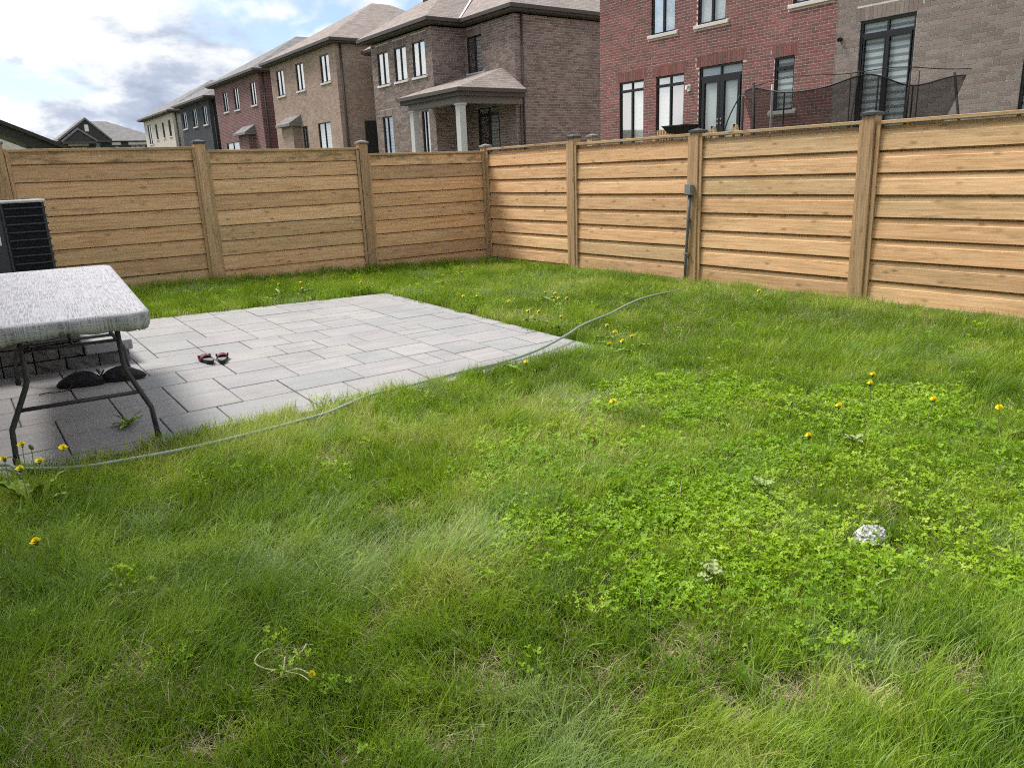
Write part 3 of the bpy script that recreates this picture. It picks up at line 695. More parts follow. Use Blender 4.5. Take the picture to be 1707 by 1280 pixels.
def window(par, F, u0, u1, v0, v1, mull=(.5,), tr=None, blind=None, sill=None, fw=.045, name='window', door=False, dark=None):
    w = MB(); d0, d1 = -.09, -.03
    fbox(w, F, u0, u0+fw, v0, v1, d0, d1); fbox(w, F, u1-fw, u1, v0, v1, d0, d1); fbox(w, F, u0+fw, u1-fw, v1-fw, v1, d0, d1); fbox(w, F, u0+fw, u1-fw, v0, v0+fw, d0, d1)
    vt = v1-fw
    if tr: fbox(w, F, u0+fw, u1-fw, tr-.035, tr+.035, d0, d1); vt = tr-.035
    for t in mull:
        um = lerp(u0, u1, t); fbox(w, F, um-.027, um+.027, v0+fw, vt, d0, d1+.004)
        if tr: fbox(w, F, um-.02, um+.02, tr+.035, v1-fw, d0, d1)
    if door:
        ed = [u0+fw]+[lerp(u0, u1, t) for t in mull]+[u1-fw]
        for a, b in zip(ed[:-1], ed[1:]):
            s_ = .105 if door == 1 else .05
            fbox(w, F, a+.027, a+s_, v0+fw, vt, d0, d1+.008); fbox(w, F, b-s_, b-.027, v0+fw, vt, d0, d1+.008)
            fbox(w, F, a+s_, b-s_, vt-s_*.9, vt, d0, d1+.008); fbox(w, F, a+s_, b-s_, v0+fw, v0+.25, d0, d1+.008)
    o = w.build(name, M_frame, par)
    p = MB(); p.add([F.p(u0+fw, v0+fw, -.06), F.p(u1-fw, v0+fw, -.06), F.p(u1-fw, v1-fw, -.06), F.p(u0+fw, v1-fw, -.06)], [(0, 1, 2, 3)]); p.build('pane', M_glass, o)
    b = MB(); fbox(b, F, u0+.01, u1-.01, v0+.01, v1-.01, -.12, -.092); b.build('blind' if blind is not M_dusk else 'dim_interior', blind or M_curtain_sky, o)
    if dark:
        q = MB(); fbox(q, F, lerp(u0, u1, dark[0]), lerp(u0, u1, dark[1]), v0+.02, (tr or v1)-.05, -.085, -.080); q.build('screen', simple_screen, o)
    if sill:
        s_ = MB(); fbox(s_, F, u0-sill, u1+sill, v0-.085, v0-.002, -.08, .055); so = s_.build('sill', M_sill, par); bevel_me(so.data, .008)
    return o
def screen_mat():
    m = bpy.data.materials.new('insect_screen'); m.use_nodes = True; nt = m.node_tree; nt.nodes.clear()
    d = N(nt, 'ShaderNodeBsdfDiffuse'); d.inputs[0].default_value = (.03, .033, .036, 1); t = N(nt, 'ShaderNodeBsdfTransparent'); mx = N(nt, 'ShaderNodeMixShader'); mx.inputs[0].default_value = .5
    L(nt, t.outputs[0], mx.inputs[1]); L(nt, d.outputs[0], mx.inputs[2]); o = N(nt, 'ShaderNodeOutputMaterial'); L(nt, mx.outputs[0], o.inputs[0]); return m
simple_screen = screen_mat()
def hip(par, x0, x1, y0, y1, z, pitch, mat, fas=.19, name='roof', gut=True):
    w, l = x1-x0, y1-y0; h = min(w, l)/2*pitch
    if w < l: r0, r1 = (x0+w/2, y0+w/2, z+h), (x0+w/2, y1-w/2, z+h); fs = [(0, 1, 4), (1, 2, 5, 4), (2, 3, 5), (3, 0, 4, 5)]
    else: r0, r1 = (x0+l/2, y0+l/2, z+h), (x1-l/2, y0+l/2, z+h); fs = [(0, 1, 5, 4), (1, 2, 5), (2, 3, 4, 5), (3, 0, 4)]
    m = MB(); m.add([(x0, y0, z), (x1, y0, z), (x1, y1, z), (x0, y1, z), r0, r1], fs); o = m.build(name, mat, par)
    e = MB(); e.box((x0+.09, y0+.09, z-fas), (x1-.09, y1-.09, z-.004)); e.build('soffit', M_soffit, o)
    if gut:
        gt = MB(); q = .10
        gt.box((x0-.02, y0-.02, z-.13), (x0+q, y1+.02, z-.006)); gt.box((x0+q, y0-.02, z-.13), (x1-q, y0+q, z-.006)); gt.box((x0+q, y1-q, z-.13), (x1-q, y1+.02, z-.006)); gt.build('gutter', M_eave, o)
    return o
def body(par, mat, F_holes, x0, x1, y0, y1, z1, z0=-.4, matrev=None):
    """outer shell: rear face (towards the garden) with openings, the other faces plain"""
    m = MB(); wallmesh(m, rear(x0), y0, y1, z0, z1, F_holes)
    m.add([(x0, y0, z0), (x1, y0, z0), (x1, y0, z1), (x0, y0, z1)], [(0, 1, 2, 3)]); m.add([(x0, y1, z0), (x1, y1, z0), (x1, y1, z1), (x0, y1, z1)], [(0, 1, 2, 3)]); m.add([(x1, y0, z0), (x1, y1, z0), (x1, y1, z1), (x1, y0, z1)], [(0, 1, 2, 3)])
    o = m.build('wall', mat, par)
    if matrev:
        o.data.materials.append(matrev)
        for p, a in zip(o.data.polygons, m.a): p.material_index = int(a)
    return o
def pipe(par, pts, r=.04, m=None): return MB().tube(pts, r, 8).build('downpipe', m or M_eave, par, smooth=True)

# --- red brick house
HX = 16.0
rd = empty('brick_house', (0, 0, 0), 'red brick house with black double door, behind the trampoline', 'house')
R_w = [(15.62, 16.56, 1.75, 3.77), (14.20, 15.18, 1.75, 3.77), (12.41, 13.72, .9, 3.83), (11.01, 11.53, 2.62, 3.77), (14.54, 15.37, 4.80, 6.25), (12.95, 13.81, 4.80, 6.25), (10.24, 11.14, 4.80, 6.25)]
body(rd, M_mortar_r, R_w, HX, HX+10, 10.05, 17.33, 7.6, matrev=M_bred)
sillh = [(a-.1, b+.1, c-.087, c) for a, b, c, d in R_w[3:]]
cells = brick_cells(10.05, 17.33, 1.7, 6.5, .2, .0677, j=.0155, holes=R_w+[(a-.1, b+.1, d, d+.25) for a, b, c, d in R_w[:4]]+sillh)
for h in R_w[:4]: cells += soldiers(h, .0677, .25, .1)
lay_bricks(rd, rear(HX), cells, M_bred, 300)
cells = brick_cells(HX, HX+3, 1.7, 6.5, .2, .0677, []); 
for i, h in enumerate(R_w):
    if i == 2: 
        window(rd, rear(HX), *h, mull=(.5,), tr=3.565, blind=M_frost, door=1, name='door')
    else: window(rd, rear(HX), *h, mull=(.5,) if i != 3 else (), tr=3.53 if i < 4 else None, blind=[M_blind, M_blind, None, M_zebra, M_curtain_sky, M_curtain_sky, M_curtain_sky][i], sill=.1 if i > 2 else None, dark=(.04, .47) if i == 1 else ((.53, .96) if i == 0 else None))
F = rear(HX); k = MB()
for u in (13.02, 13.12):
    for z in (2.47, 2.57): k.tube([F.p(u, z, -.05), F.p(u, z, -.0)], .022, 8)
k.build('door_handle', M_metal, rd)
k = MB(); fbox(k, F, 13.98, 14.08, 3.30, 3.46, .008, .03); k.tube([F.p(14.03, 3.42, .03), F.p(14.03, 3.42, .10), F.p(14.03, 3.33, .12)], .035, 8); k.build('wall_lamp', M_white, rd)
hip(rd, HX-.45, HX+10.4, 9.6, 17.75, 7.75, .6, M_roofb)
# --- taupe brick house
gr = empty('brick_house', (0, 0, 0), 'taupe brick house with zebra blinds in its patio door, at the right edge', 'house')
G_w = [(8.37, 9.52, .9, 4.20), (5.25, 6.39, 1.95, 3.45)]
body(gr, M_mortar, G_w, HX+.012, HX+10, 1.5, 10.045, 7.6, matrev=M_bgrey)
cells = brick_cells(1.5, 10.045, 1.7, 6.4, .27, .0875, G_w+[(a-.1, b+.1, d, d+.26) for a, b, c, d in G_w])
for h in G_w: cells += soldiers(h, .0875, .26, .1)
lay_bricks(gr, rear(HX+.012), cells, M_bgrey, 300)
window(gr, rear(HX+.012), *G_w[0], tr=3.915, blind=M_zebra, door=2, name='patio_door', fw=.05); window(gr, rear(HX+.012), *G_w[1], tr=3.2, blind=M_zebra)
F = rear(HX); k = MB(); k.tube([F.p(9.93, 3.92, .0), F.p(9.93, 3.92, .06), F.p(9.90, 3.90, .12)], .04, 10); k.build('security_camera', M_black, gr)
hip(gr, HX-.44, HX+10.4, 1.1, 9.59, 7.74, .6, M_roofb)
# --- brown brick house with porch
br = empty('brick_house', (0, 0, 0), 'brown brick house with a columned porch, left of the red house', 'house')
B_w = [(26.98, 27.96, 5.17, 6.43), (28.44, 29.43, 5.17, 6.43), (29.93, 30.90, 5.17, 6.43), (29.94, 30.82, 1.9, 3.94), (26.99, 27.53, 1.9, 3.92)]
RX = 17.45; B_r = [(25.30, 26.31, 5.17, 6.46), (24.37, 25.80, .9, 3.88)]
m = MB(); wallmesh(m, rear(HX), 26.5, 31.4, -.4, 6.8, B_w); wallmesh(m, rear(RX), 23.3, 26.5, -.4, 6.8, B_r)
for q in (((HX, 26.5), (RX, 26.5)), ((RX, 23.3), (30, 23.3)), ((HX, 31.4), (19, 31.4)), ((19, 31.4), (19, 34)), ((19, 34), (30, 34)), ((30, 23.3), (30, 34))):
    m.add([(*q[0], -.4), (*q[1], -.4), (*q[1], 6.8), (*q[0], 6.8)], [(0, 1, 2, 3)])
o = m.build('wall', M_mortar_b, br); o.data.materials.append(M_bbrown)
for p, a in zip(o.data.polygons, m.a): p.material_index = int(a)
lint = lambda hs, e=.1: [(a-e, b+e, d, d+.26) for a, b, c, d in hs]
sl_ = lambda hs, e=.09: [(a-e, b+e, c-.087, c) for a, b, c, d in hs]
for Fq, u0, u1, hs in ((rear(HX), 26.5, 31.4, B_w), (rear(RX), 23.3, 26.5, B_r), (side(26.5), HX, RX, []), (side(23.3), RX, 23.5, [])):
    cells = brick_cells(u0, u1, 1.9, 6.8, .27, .0895, hs+lint(hs)+sl_(hs[:3] if hs is B_w else hs[:1]))
    for h in hs: cells += soldiers(h, .0895, .26, .1)
    lay_bricks(br, Fq, cells, M_bbrown)
for i, h in enumerate(B_w): window(br, rear(HX), *h, mull=(.5,) if i < 3 else (.55,), blind=M_curtain_sky if i < 3 else M_zebra, sill=.09 if i < 3 else None, fw=.05)
window(br, rear(RX), *B_r[0], blind=M_zebra, sill=.09, dark=(.5, .96), fw=.05); window(br, rear(RX), *B_r[1], tr=3.64, blind=M_zebra, door=2, dark=(.5, .96), name='patio_door')
pipe(br, [(RX+.30, 23.24, 6.85), (RX+.30, 23.24, -.3)], .04); pipe(br, [(RX-.02+.14, 23.2, 4.15), (RX+.12, 23.23, -.3)], .03)
hip(br, RX-.42, 30.4, 22.88, 34.4, 7.05, .62, M_roofb); wing = hip(br, HX-.42, 22.5, 26.08, 31.82, 7.055, .62, M_roofb)
zt = .62*2.4
for a, b in (((RX-.42, 26.08, 7.06), (RX-.42+2.4, 26.08+2.4, 7.06+zt)), ((RX-.9, 31.86, 7.06), (RX+1.5, 29.46, 7.06+zt))):
    A_, B_ = Vector(a), Vector(b); pv = Vector((0, .10, .0)); 
    k = MB(); k.add([A_-pv+Vector((0, 0, .02)), A_+pv+Vector((0, 0, .02)), B_+pv+Vector((0, 0, .05)), B_-pv+Vector((0, 0, .05))], [(0, 1, 2, 3)]); k.build('valley_flashing', M_valley, br)
for vx, vy in ((17.6, 29.2), (17.9, 28.3), (18.6, 25.4)):
    zz = 7.05+.62*min(vx-(HX-.42), 99)*.95 if vy > 26 else 7.05+.62*(vx-RX+.42); k = MB(); k.box((vx-.14, vy-.14, zz-.1), (vx+.14, vy+.14, zz+.16)); k.build('roof_vent', M_black, br)
# porch
k = MB(); A_ = (14.57, 22.65, 4.27); B_ = (14.57, 26.85, 4.27); C_ = (15.98, 26.85, 4.69); C2 = (17.43, 26.48, 5.13); D_ = (17.43, 24.0, 5.13); E_ = (17.43, 22.65, 4.27)
k.add([A_, B_, C_, C2, D_, E_, (15.98, 26.48, 4.69)], [(0, 4, 3, 6, 2, 1), (0, 5, 4)]); pr = k.build('porch_roof', M_roofb, br)
k = MB(); k.box((14.66, 22.74, 4.02), (15.98, 26.78, 4.262)); k.box((15.98, 22.74, 4.02), (17.44, 26.49, 4.262)); k.build('porch_soffit', M_soffit, pr)
k = MB(); k.box((14.55, 22.63, 4.15), (14.65, 26.87, 4.266)); k.box((14.65, 22.63, 4.15), (17.44, 22.73, 4.266)); k.build('gutter', M_eave, pr)
k = MB(); k.box((14.78, 22.92, 3.80), (15.04, 26.36, 4.02)); k.box((15.04, 22.92, 3.80), (17.44, 23.14, 4.02)); k.build('porch_beam', simple('taupe_beam', (.17, .155, .145), .7, .2), br)
for cy in (23.05, 26.2):
    k = MB(); k.box((14.79, cy-.13, .3), (15.03, cy+.13, 3.74)); k.box((14.76, cy-.16, 3.74), (15.06, cy+.16, 3.80)); k.build('column', M_col, br)
box('porch_floor', (14.7, 22.8, -.3), (17.44, 26.5, .6), M_mortar_b, br)
# --- row of further houses
def row_house(label, wall, y0, y1, top, wins, lows, pent=None, roof=M_roofb, depth=9.5, sill=True, lintel=True, eave=.42):
    h = empty('row_house', (0, 0, 0), label, 'house', 'houses in the row beyond the fence')
    body(h, wall, wins+lows, HX, HX+depth, y0, y1, top)
    for w in wins: window(h, rear(HX), *w, blind=M_curtain_sky, sill=.1 if sill else None, fw=.05)
    for w in lows: window(h, rear(HX), *w, blind=M_zebra, fw=.05)
    hip(h, HX-eave, HX+depth+.4, y0-eave, y1+eave, top+.20, .55, roof)
    pipe(h, [(HX+.25, y0-.05, top), (HX+.25, y0-.05, -.3)], .05)
    if pent:
        ya, yb, d, zt = pent; box('bay', (HX-d, ya, -.4), (HX, yb, zt-.5), wall, h)
        k = MB(); k.hexa([(HX-d-.25, ya-.2, zt-.55), (HX-.002, ya-.2, zt-.55), (HX-.002, yb+.2, zt-.55), (HX-d-.25, yb+.2, zt-.55), (HX-d-.25, ya-.2, zt-.42), (HX-.002, ya-.2, zt), (HX-.002, yb+.2, zt), (HX-d-.25, yb+.2, zt-.42)]); k.build('pent_roof', M_roofg, h)
    return h
tn = row_house('tan brick house in the row, left of the brown porch house', M_ftan, 34.95, 43.4, 7.42, [(35.70, 36.74, 5.9, 7.12), (38.82, 39.82, 5.85, 7.13), (41.52, 42.56, 5.85, 7.12)], [(39.02, 39.72, 2.2, 4.15), (36.21, 37.69, 2.2, 4.16)], (39.95, 41.5, .43, 4.74))
box('gate', (17.16, 34.80, -.3), (17.85, 34.90, 4.1), M_black, tn)
row_house('dull red brick house in the row, between tan and charcoal houses', M_fred, 45.4, 53.8, 7.40, [(46.0, 46.9, 5.78, 7.02), (49.1, 50.0, 5.78, 7.01), (51.28, 52.18, 5.82, 6.98)], [(50.1, 52.6, 2.2, 3.98)], (47.06, 48.8, .4, 4.75), M_roofg)
row_house('charcoal brick house in the row, between dull red and pale houses', M_fchar, 55.4, 62.8, 6.92, [(56.03, 57.0, 5.4, 6.6), (58.56, 59.56, 5.42, 6.62), (61.24, 62.28, 5.46, 6.6)], [], None, M_roofg)
row_house('pale stucco house in the row, leftmost and farthest of them', M_stucco, 65.2, 75.1, 6.85, [(66.05, 66.75, 5.2, 6.42), (68.18, 68.82, 5.2, 6.39), (70.52, 71.18, 5.2, 6.4), (72.52, 73.92, 4.95, 6.5)], [], None, M_roofg)
# --- dark gabled house far away
dk = empty('gabled_house', (0, 0, 0), 'distant dark house with two front gables and grey roof', 'house')
DY = 100.
D_w = [(13.4, 15.1, 4.6, 6.10), (15.9, 16.5, 4.6, 6.50), (17.75, 18.4, 4.6, 6.15), (19.5, 21.2, 4.6, 6.15)]
m = MB(); wallmesh(m, side(DY), 12.5, 23.2, -.4, 6.7, D_w); m.add([(12.5, DY, -.4), (12.5, DY+11, -.4), (12.5, DY+11, 6.7), (12.5, DY, 6.7)], [(0, 1, 2, 3)]); m.add([(23.2, DY, -.4), (23.2, DY+11, -.4), (23.2, DY+11, 6.7), (23.2, DY, 6.7)], [(0, 1, 2, 3)]); m.build('wall', M_darkw, dk)
for w in D_w:
    window(dk, side(DY), *w, mull=(.33, .67) if w[1]-w[0] > 1 else (), blind=M_zebra, fw=.08)
    k = MB(); fbox(k, side(DY), w[0]-.15, w[1]+.15, w[3]+.02, w[3]+.32, 0, .06); k.build('lintel', M_sill, dk)
m = MB(); zr = 9.05
m.add([(12.1, DY-.4, 6.6), (23.6, DY-.4, 6.6), (23.6, DY+11.4, 6.6), (12.1, DY+11.4, 6.6), (15.3, DY+4.8, zr), (18.2, DY+4.8, zr)], [(0, 1, 5, 4), (1, 2, 5), (2, 3, 4, 5), (3, 0, 4)]); m.build('roof', M_roofg, dk)
for (xa, xb, xp, zp, za, yo) in ((12.25, 17.6, 15.25, 8.95, 6.7, -.5), (12.6, 16.1, 14.3, 7.85, 6.55, -.9)):
    k = MB(); k.add([(xa+.2, DY+yo, za), (xb-.2, DY+yo, za), (xp, DY+yo, zp-.15)], [(0, 1, 2)]); ga = k.build('gable', M_darkw, dk)
    for a, b in (((xa, za), (xp, zp)), ((xp, zp), (xb, za))):
        k = MB(); k.hexa([(a[0], DY+yo-.15, a[1]-.1), (b[0], DY+yo-.15, b[1]-.1), (b[0], DY+5, b[1]-.1), (a[0], DY+5, a[1]-.1), (a[0], DY+yo-.15, a[1]+.12), (b[0], DY+yo-.15, b[1]+.12), (b[0], DY+5, b[1]+.12), (a[0], DY+5, a[1]+.12)]); k.build('gable_roof', M_roofg, dk)
    k = MB(); k.box((xa+.1, DY+yo-.08, za-.25), (xb-.1, DY+yo+.3, za)); k.build('frieze', M_eave, dk)
k = MB(); k.box((15.05, DY-.56, 7.6), (15.45, DY-.5, 8.3)); k.build('gable_vent', M_white, dk)
# --- stone house and gazebo behind the back fence, far left
sh = empty('stone_house', (0, 0, 0), 'pale stone house wall glimpsed under the dark gazebo roof', 'house')
m = MB(); m.box((-7, 30, -.3), (3.05, 38, 3.35)); m.build('wall', M_stonew, sh)
gz = empty('gazebo', (0, 0, 0), 'dark green hardtop gazebo showing over the back fence at far left', 'gazebo')
gx0, gx1, gy0, gy1, gz0 = -1.9, 2.10, 15.9, 18.9, 2.25; gxr, gzr = .10, 3.19
def rake(xa, za, xb, zb, th, y0, y1, nm, mt):
    k = MB(); k.hexa([(xa, y0, za-th), (xb, y0, zb-th), (xb, y1, zb-th), (xa, y1, za-th), (xa, y0, za), (xb, y0, zb), (xb, y1, zb), (xa, y1, za)]); k.build(nm, mt, gz)
rake(gxr, gzr, gx1, gz0, .07, gy0, gy1, 'roof_panel', M_dkgreen); rake(gx0, gz0, gxr, gzr, .07, gy0, gy1, 'roof_panel', M_dkgreen)
rake(gxr, gzr-.075, gx1-.05, gz0-.055, .17, gy0+.08, gy0+.16, 'rake_beam', M_dkgreen); rake(gx0+.05, gz0-.055, gxr, gzr-.075, .17, gy0+.08, gy0+.16, 'rake_beam', M_dkgreen)
box('eave_beam', (gx1-.42, gy0+.1, gz0-.16), (gx1-.34, gy1-.1, gz0+.02), M_black, gz); box('eave_beam', (gx0+.34, gy0+.1, gz0-.16), (gx0+.42, gy1-.1, gz0+.02), M_black, gz)
for a in ((gx0+.1, gy0+.15), (gx1-.35, gy0+.15), (gx0+.1, gy1-.15), (gx1-.35, gy1-.15)): box('post', (a[0]-.06, a[1]-.06, -.3), (a[0]+.06, a[1]+.06, gz0-.16), M_dkgreen, gz)

# --- the garden's own house, just outside the left edge of the photograph: its shade falls over the near left lawn
oh = empty('brick_house', (0, 0, 0), "the garden's own brick house beside the stone steps, outside the left edge", 'house')
body(oh, M_ftan, [], -12, -1.95, -9, 10.2, 6.3)
OW = Fr((-1.95, 0, 0), (0, 1, 0), (1, 0, 0))
window(oh, OW, 6.9, 8.7, .46, 2.6, tr=2.2, blind=M_zebra, door=2, name='patio_door'); window(oh, OW, 2.5, 4.2, 1.0, 2.6, blind=M_blind); window(oh, OW, 6.9, 8.5, 3.9, 5.3, blind=M_curtain_sky); window(oh, OW, 2.5, 4.1, 3.9, 5.3, blind=M_curtain_sky)
hip(oh, -12.4, -1.5, -9.4, 10.6, 6.5, .5, M_roofb)

# ------------------------------------------------------------------ trampoline, planter, rack behind the fence
tcx, tcy, tr_ = 12.2, 7.28, 1.7; vd = Vector((.859, .513, 0)); lat = Vector((-.513, .859, 0))
def tp(l, near=True):
    l = max(-1.695, min(1.695, l)); d = math.sqrt(max(0, tr_**2-l*l)); return Vector((tcx, tcy, 0))+lat*l+vd*(-d if near else d)
trm = empty('trampoline', (0, 0, 0), 'round trampoline with a sagging black safety net behind the right fence', 'trampoline')
M_net = bpy.data.materials.new('safety_net'); M_net.use_nodes = True; nt = M_net.node_tree; nt.nodes.clear()
d_ = N(nt, 'ShaderNodeBsdfDiffuse'); d_.inputs[0].default_value = (.022, .02, .02, 1); t_ = N(nt, 'ShaderNodeBsdfTransparent'); mx = N(nt, 'ShaderNodeMixShader')
tcn = N(nt, 'ShaderNodeTexCoord'); L(nt, ramp(nt, noise(nt, tcn.outputs['Object'], 40, 3), [(.3, (.58,)*3), (.7, (.76,)*3)]), mx.inputs[0])
L(nt, t_.outputs[0], mx.inputs[1]); L(nt, d_.outputs[0], mx.inputs[2]); o_ = N(nt, 'ShaderNodeOutputMaterial'); L(nt, mx.outputs[0], o_.inputs[0])
M_foam = simple('dark_foam_sleeve', (.035, .032, .030), .8, .2, var=.3)
ring = [Vector((tcx+tr_*math.cos(a), tcy+tr_*math.sin(a), .9)) for a in [2*math.pi*k/40 for k in range(41)]]
MB().tube(ring, .035, 8, False).build('rim', M_metal, trm, smooth=True)
m = MB(); m.add([(*(p.xy), .9) for p in ring[:-1]], [tuple(range(40))]); m.build('mat', M_black, trm)
for k in range(4):
    a = 2*math.pi*k/4+.5; p = Vector((tcx+tr_*math.cos(a), tcy+tr_*math.sin(a), .9)); MB().tube([p, p-Vector((0, 0, 1.25))], .03, 8).build('leg', M_metal, trm)
for l, near, lean, zt in ((1.38, True, .06, 2.70), (1.69, True, .0, 2.58), (.12, True, -.16, 2.69), (.05, False, .02, 2.95), (-.62, True, -.08, 2.62), (-1.69, True, .32, 2.70), (-1.0, False, .0, 2.9)):
    p = tp(l, near); q = p+lat*lean; nn = 1
    MB().tube([p+Vector((0, 0, .85)), lerp(p, q, .5)+Vector((0, 0, 1.8)), q+Vector((0, 0, zt))], .021 if abs(l) > 1.3 else .012, 8).build('pole', M_foam, trm, smooth=True)
MB().tube(catmull([tp(1.69)+lat*.42+Vector((0, 0, -.3)), tp(1.69)+lat*.40+Vector((0, 0, 1.3)), tp(1.69)+lat*.27+Vector((0, 0, 2.1)), tp(1.69)+lat*.05+Vector((0, 0, 2.60))], 6), .011, 6).build('pole', M_black, trm, smooth=True)
def ztop(l): return 2.54+.075*math.cos(l*4.1+.3)-.02*math.sin(l*7)
m = MB(); nl, nv = 60, 10
for i in range(nl+1):
    l = lerp(-1.44, 1.62, i/nl); zb = .92
    if l < -.7: zb = max(zb, min(ztop(l)-.01, 2.60-.58*(max(0, l+1.44)/.22)**.85))
    if l > 1.42: zb = 2.5-(1.62-l)/.2*.45*1.0
    for j in range(nv+1): p = tp(l); z = lerp(max(zb, .92), ztop(l), j/nv); m.v.append((p.x+.03*math.sin(j*.9+l*3), p.y, z))
m.f = [(i*(nv+1)+j, (i+1)*(nv+1)+j, (i+1)*(nv+1)+j+1, i*(nv+1)+j+1) for i in range(nl) for j in range(nv)]; m.a = [0]*len(m.f); m.build('net', M_net, trm, smooth=True)
MB().tube([tp(lerp(-1.44, 1.62, i/40))+Vector((0, 0, ztop(lerp(-1.44, 1.62, i/40)))) for i in range(41)], .012, 6).build('net_rope', M_black, trm, smooth=True)
MB().tube([tp(lerp(-1.52, 1.44, i/40))+Vector((0, 0, 2.68-.02*math.sin(i*.35))) for i in range(41)], .007, 6).build('top_rod', M_black, trm, smooth=True)
for l in (.95, -.30, -.75): MB().tube([tp(l)+Vector((0, 0, .95)), tp(l)+Vector((0, 0, ztop(l)))], .012, 6).build('net_seam', M_black, trm)
wp = MB().tube([(11.3, 8.15, -.35), (11.3, 8.165, 2.71)], .02, 8).build('pole', M_white, None); tag(wp, 'thin white pole beside the trampoline net, in front of the red house', 'pole')
PXr = 9.5
rk = empty('wooden_rack', (0, 0, 0), 'low pale wooden slatted rack peeking over the fence by the red house windows', 'rack')
for k in range(6): box('slat', (PXr-.02, 8.66+k*.056, 1.2), (PXr+.02, 8.69+k*.056, 2.06), M_pale, rk)
box('rail', (PXr-.03, 7.95, 1.955), (PXr+.03, 9.0, 1.985), M_pale, rk); box('rail', (PXr-.03, 7.95, 1.2), (PXr+.03, 9.0, 1.25), M_pale, rk)
for yy in (7.97, 8.98): box('leg', (PXr-.07, yy-.03, -.35), (PXr-.031, yy+.03, 1.98), M_pale, rk)
pl = MB(); pl.hexa([(PXr-.14, 8.31, 1.988), (PXr+.10, 8.31, 1.988), (PXr+.10, 8.62, 1.988), (PXr-.14, 8.62, 1.988), (PXr-.19, 8.25, 2.085), (PXr+.15, 8.25, 2.085), (PXr+.15, 8.69, 2.085), (PXr-.19, 8.69, 2.085)]); pl.box((PXr-.2, 8.24, 2.086), (PXr+.16, 8.70, 2.105))
tag(pl.build('planter', M_black), 'dark plastic trough planter on the wooden rack above the fence', 'planter')
sw = empty('sawhorse', (0, 0, 0), 'pale wooden trestle whose slanted legs show over the fence', 'trestle')
for (ya, yb) in ((7.86, 7.66), (7.86, 8.02), (7.46, 7.30), (7.46, 7.60)):
    MB().hexa([(PXr-.03, yb-.02, -.35+1.9), (PXr+.03, yb-.02, 1.55), (PXr+.03, yb+.02, 1.55), (PXr-.03, yb+.02, 1.55), (PXr-.03, ya-.02, 2.05), (PXr+.03, ya-.02, 2.05), (PXr+.03, ya+.02, 2.05), (PXr-.03, ya+.02, 2.05)]).build('leg', M_pale, sw)
box('beam', (PXr-.02, 7.30, 1.52), (PXr+.02, 8.05, 1.56), M_pale, sw)
for yy in (7.35, 7.98): box('stand', (PXr-.03, yy-.03, -.35), (PXr+.03, yy+.03, 1.52), M_pale, sw)

# ------------------------------------------------------------------ grass, clover, straw (stuff: instanced clumps)
def leaf_mat(name, stops, trans=.35, rough=.42, spec=.45, tipc=None):
    m = bpy.data.materials.new(name); m.use_nodes = True; nt = m.node_tree; b = nt.nodes['Principled BSDF']; out = nt.nodes['Material Output']
    a1 = N(nt, 'ShaderNodeAttribute', attribute_name='br'); a2 = N(nt, 'ShaderNodeAttribute', attribute_name='tint'); a2.attribute_type = 'INSTANCER'; a3 = N(nt, 'ShaderNodeAttribute', attribute_name='bt')
    f = mth(nt, 'ADD', mth(nt, 'MULTIPLY', a1.outputs['Fac'], .42), mth(nt, 'MULTIPLY', a2.outputs['Fac'], .66), True)
    c = ramp(nt, f, stops)
    if tipc: c = mixc(nt, mth(nt, 'MULTIPLY', mth(nt, 'POWER', a3.outputs['Fac'], 2.5), .45), c, tipc)
    if name == 'grass_blade':
        a4 = N(nt, 'ShaderNodeAttribute', attribute_name='sheen'); a4.attribute_type = 'INSTANCER'; c = mixc(nt, a4.outputs['Fac'], c, (.34, .46, .21))  # sky sheen on laid-over grass, painted into the blade colour in patches
    nt.nodes.remove(b); d = N(nt, 'ShaderNodeBsdfDiffuse'); L(nt, c, d.inputs[0]); gl = N(nt, 'ShaderNodeBsdfGlossy'); gl.inputs['Roughness'].default_value = rough; gl.inputs[0].default_value = (.9, .95, .85, 1)
    t = N(nt, 'ShaderNodeBsdfTranslucent'); L(nt, mixc(nt, .5, c, (.36, .50, .02)), t.inputs[0]); mx = N(nt, 'ShaderNodeMixShader'); mx.inputs[0].default_value = trans
    L(nt, d.outputs[0], mx.inputs[1]); L(nt, t.outputs[0], mx.inputs[2]); m2 = N(nt, 'ShaderNodeMixShader'); m2.inputs[0].default_value = spec*.05; L(nt, mx.outputs[0], m2.inputs[1]); L(nt, gl.outputs[0], m2.inputs[2]); L(nt, m2.outputs[0], out.inputs[0]); return m
M_grass = leaf_mat('grass_blade', [(0, (.022, .085, .003)), (.2, (.064, .175, .004)), (.42, (.145, .295, .008)), (.64, (.255, .405, .02)), (.83, (.40, .495, .08)), (1, (.58, .54, .24))], trans=.34, tipc=(.42, .51, .12))
M_clover = leaf_mat('clover_leaf', [(0, (.115, .26, .004)), (.4, (.22, .41, .009)), (.8, (.38, .56, .03)), (1, (.54, .65, .12))], trans=.42, rough=.5)
M_straw = leaf_mat('dry_grass', [(0, (.26, .22, .11)), (.5, (.42, .36, .20)), (1, (.60, .53, .35))], trans=.15, rough=.6, spec=.25)
M_wisp = leaf_mat('pale_wispy_blade', [(0, (.30, .40, .12)), (.5, (.44, .50, .22)), (1, (.62, .60, .36))], trans=.25, rough=.45)  # pale blades that put highlights into the lawn by their colour
PROTO = bpy.data.collections.new('clump_prototypes')
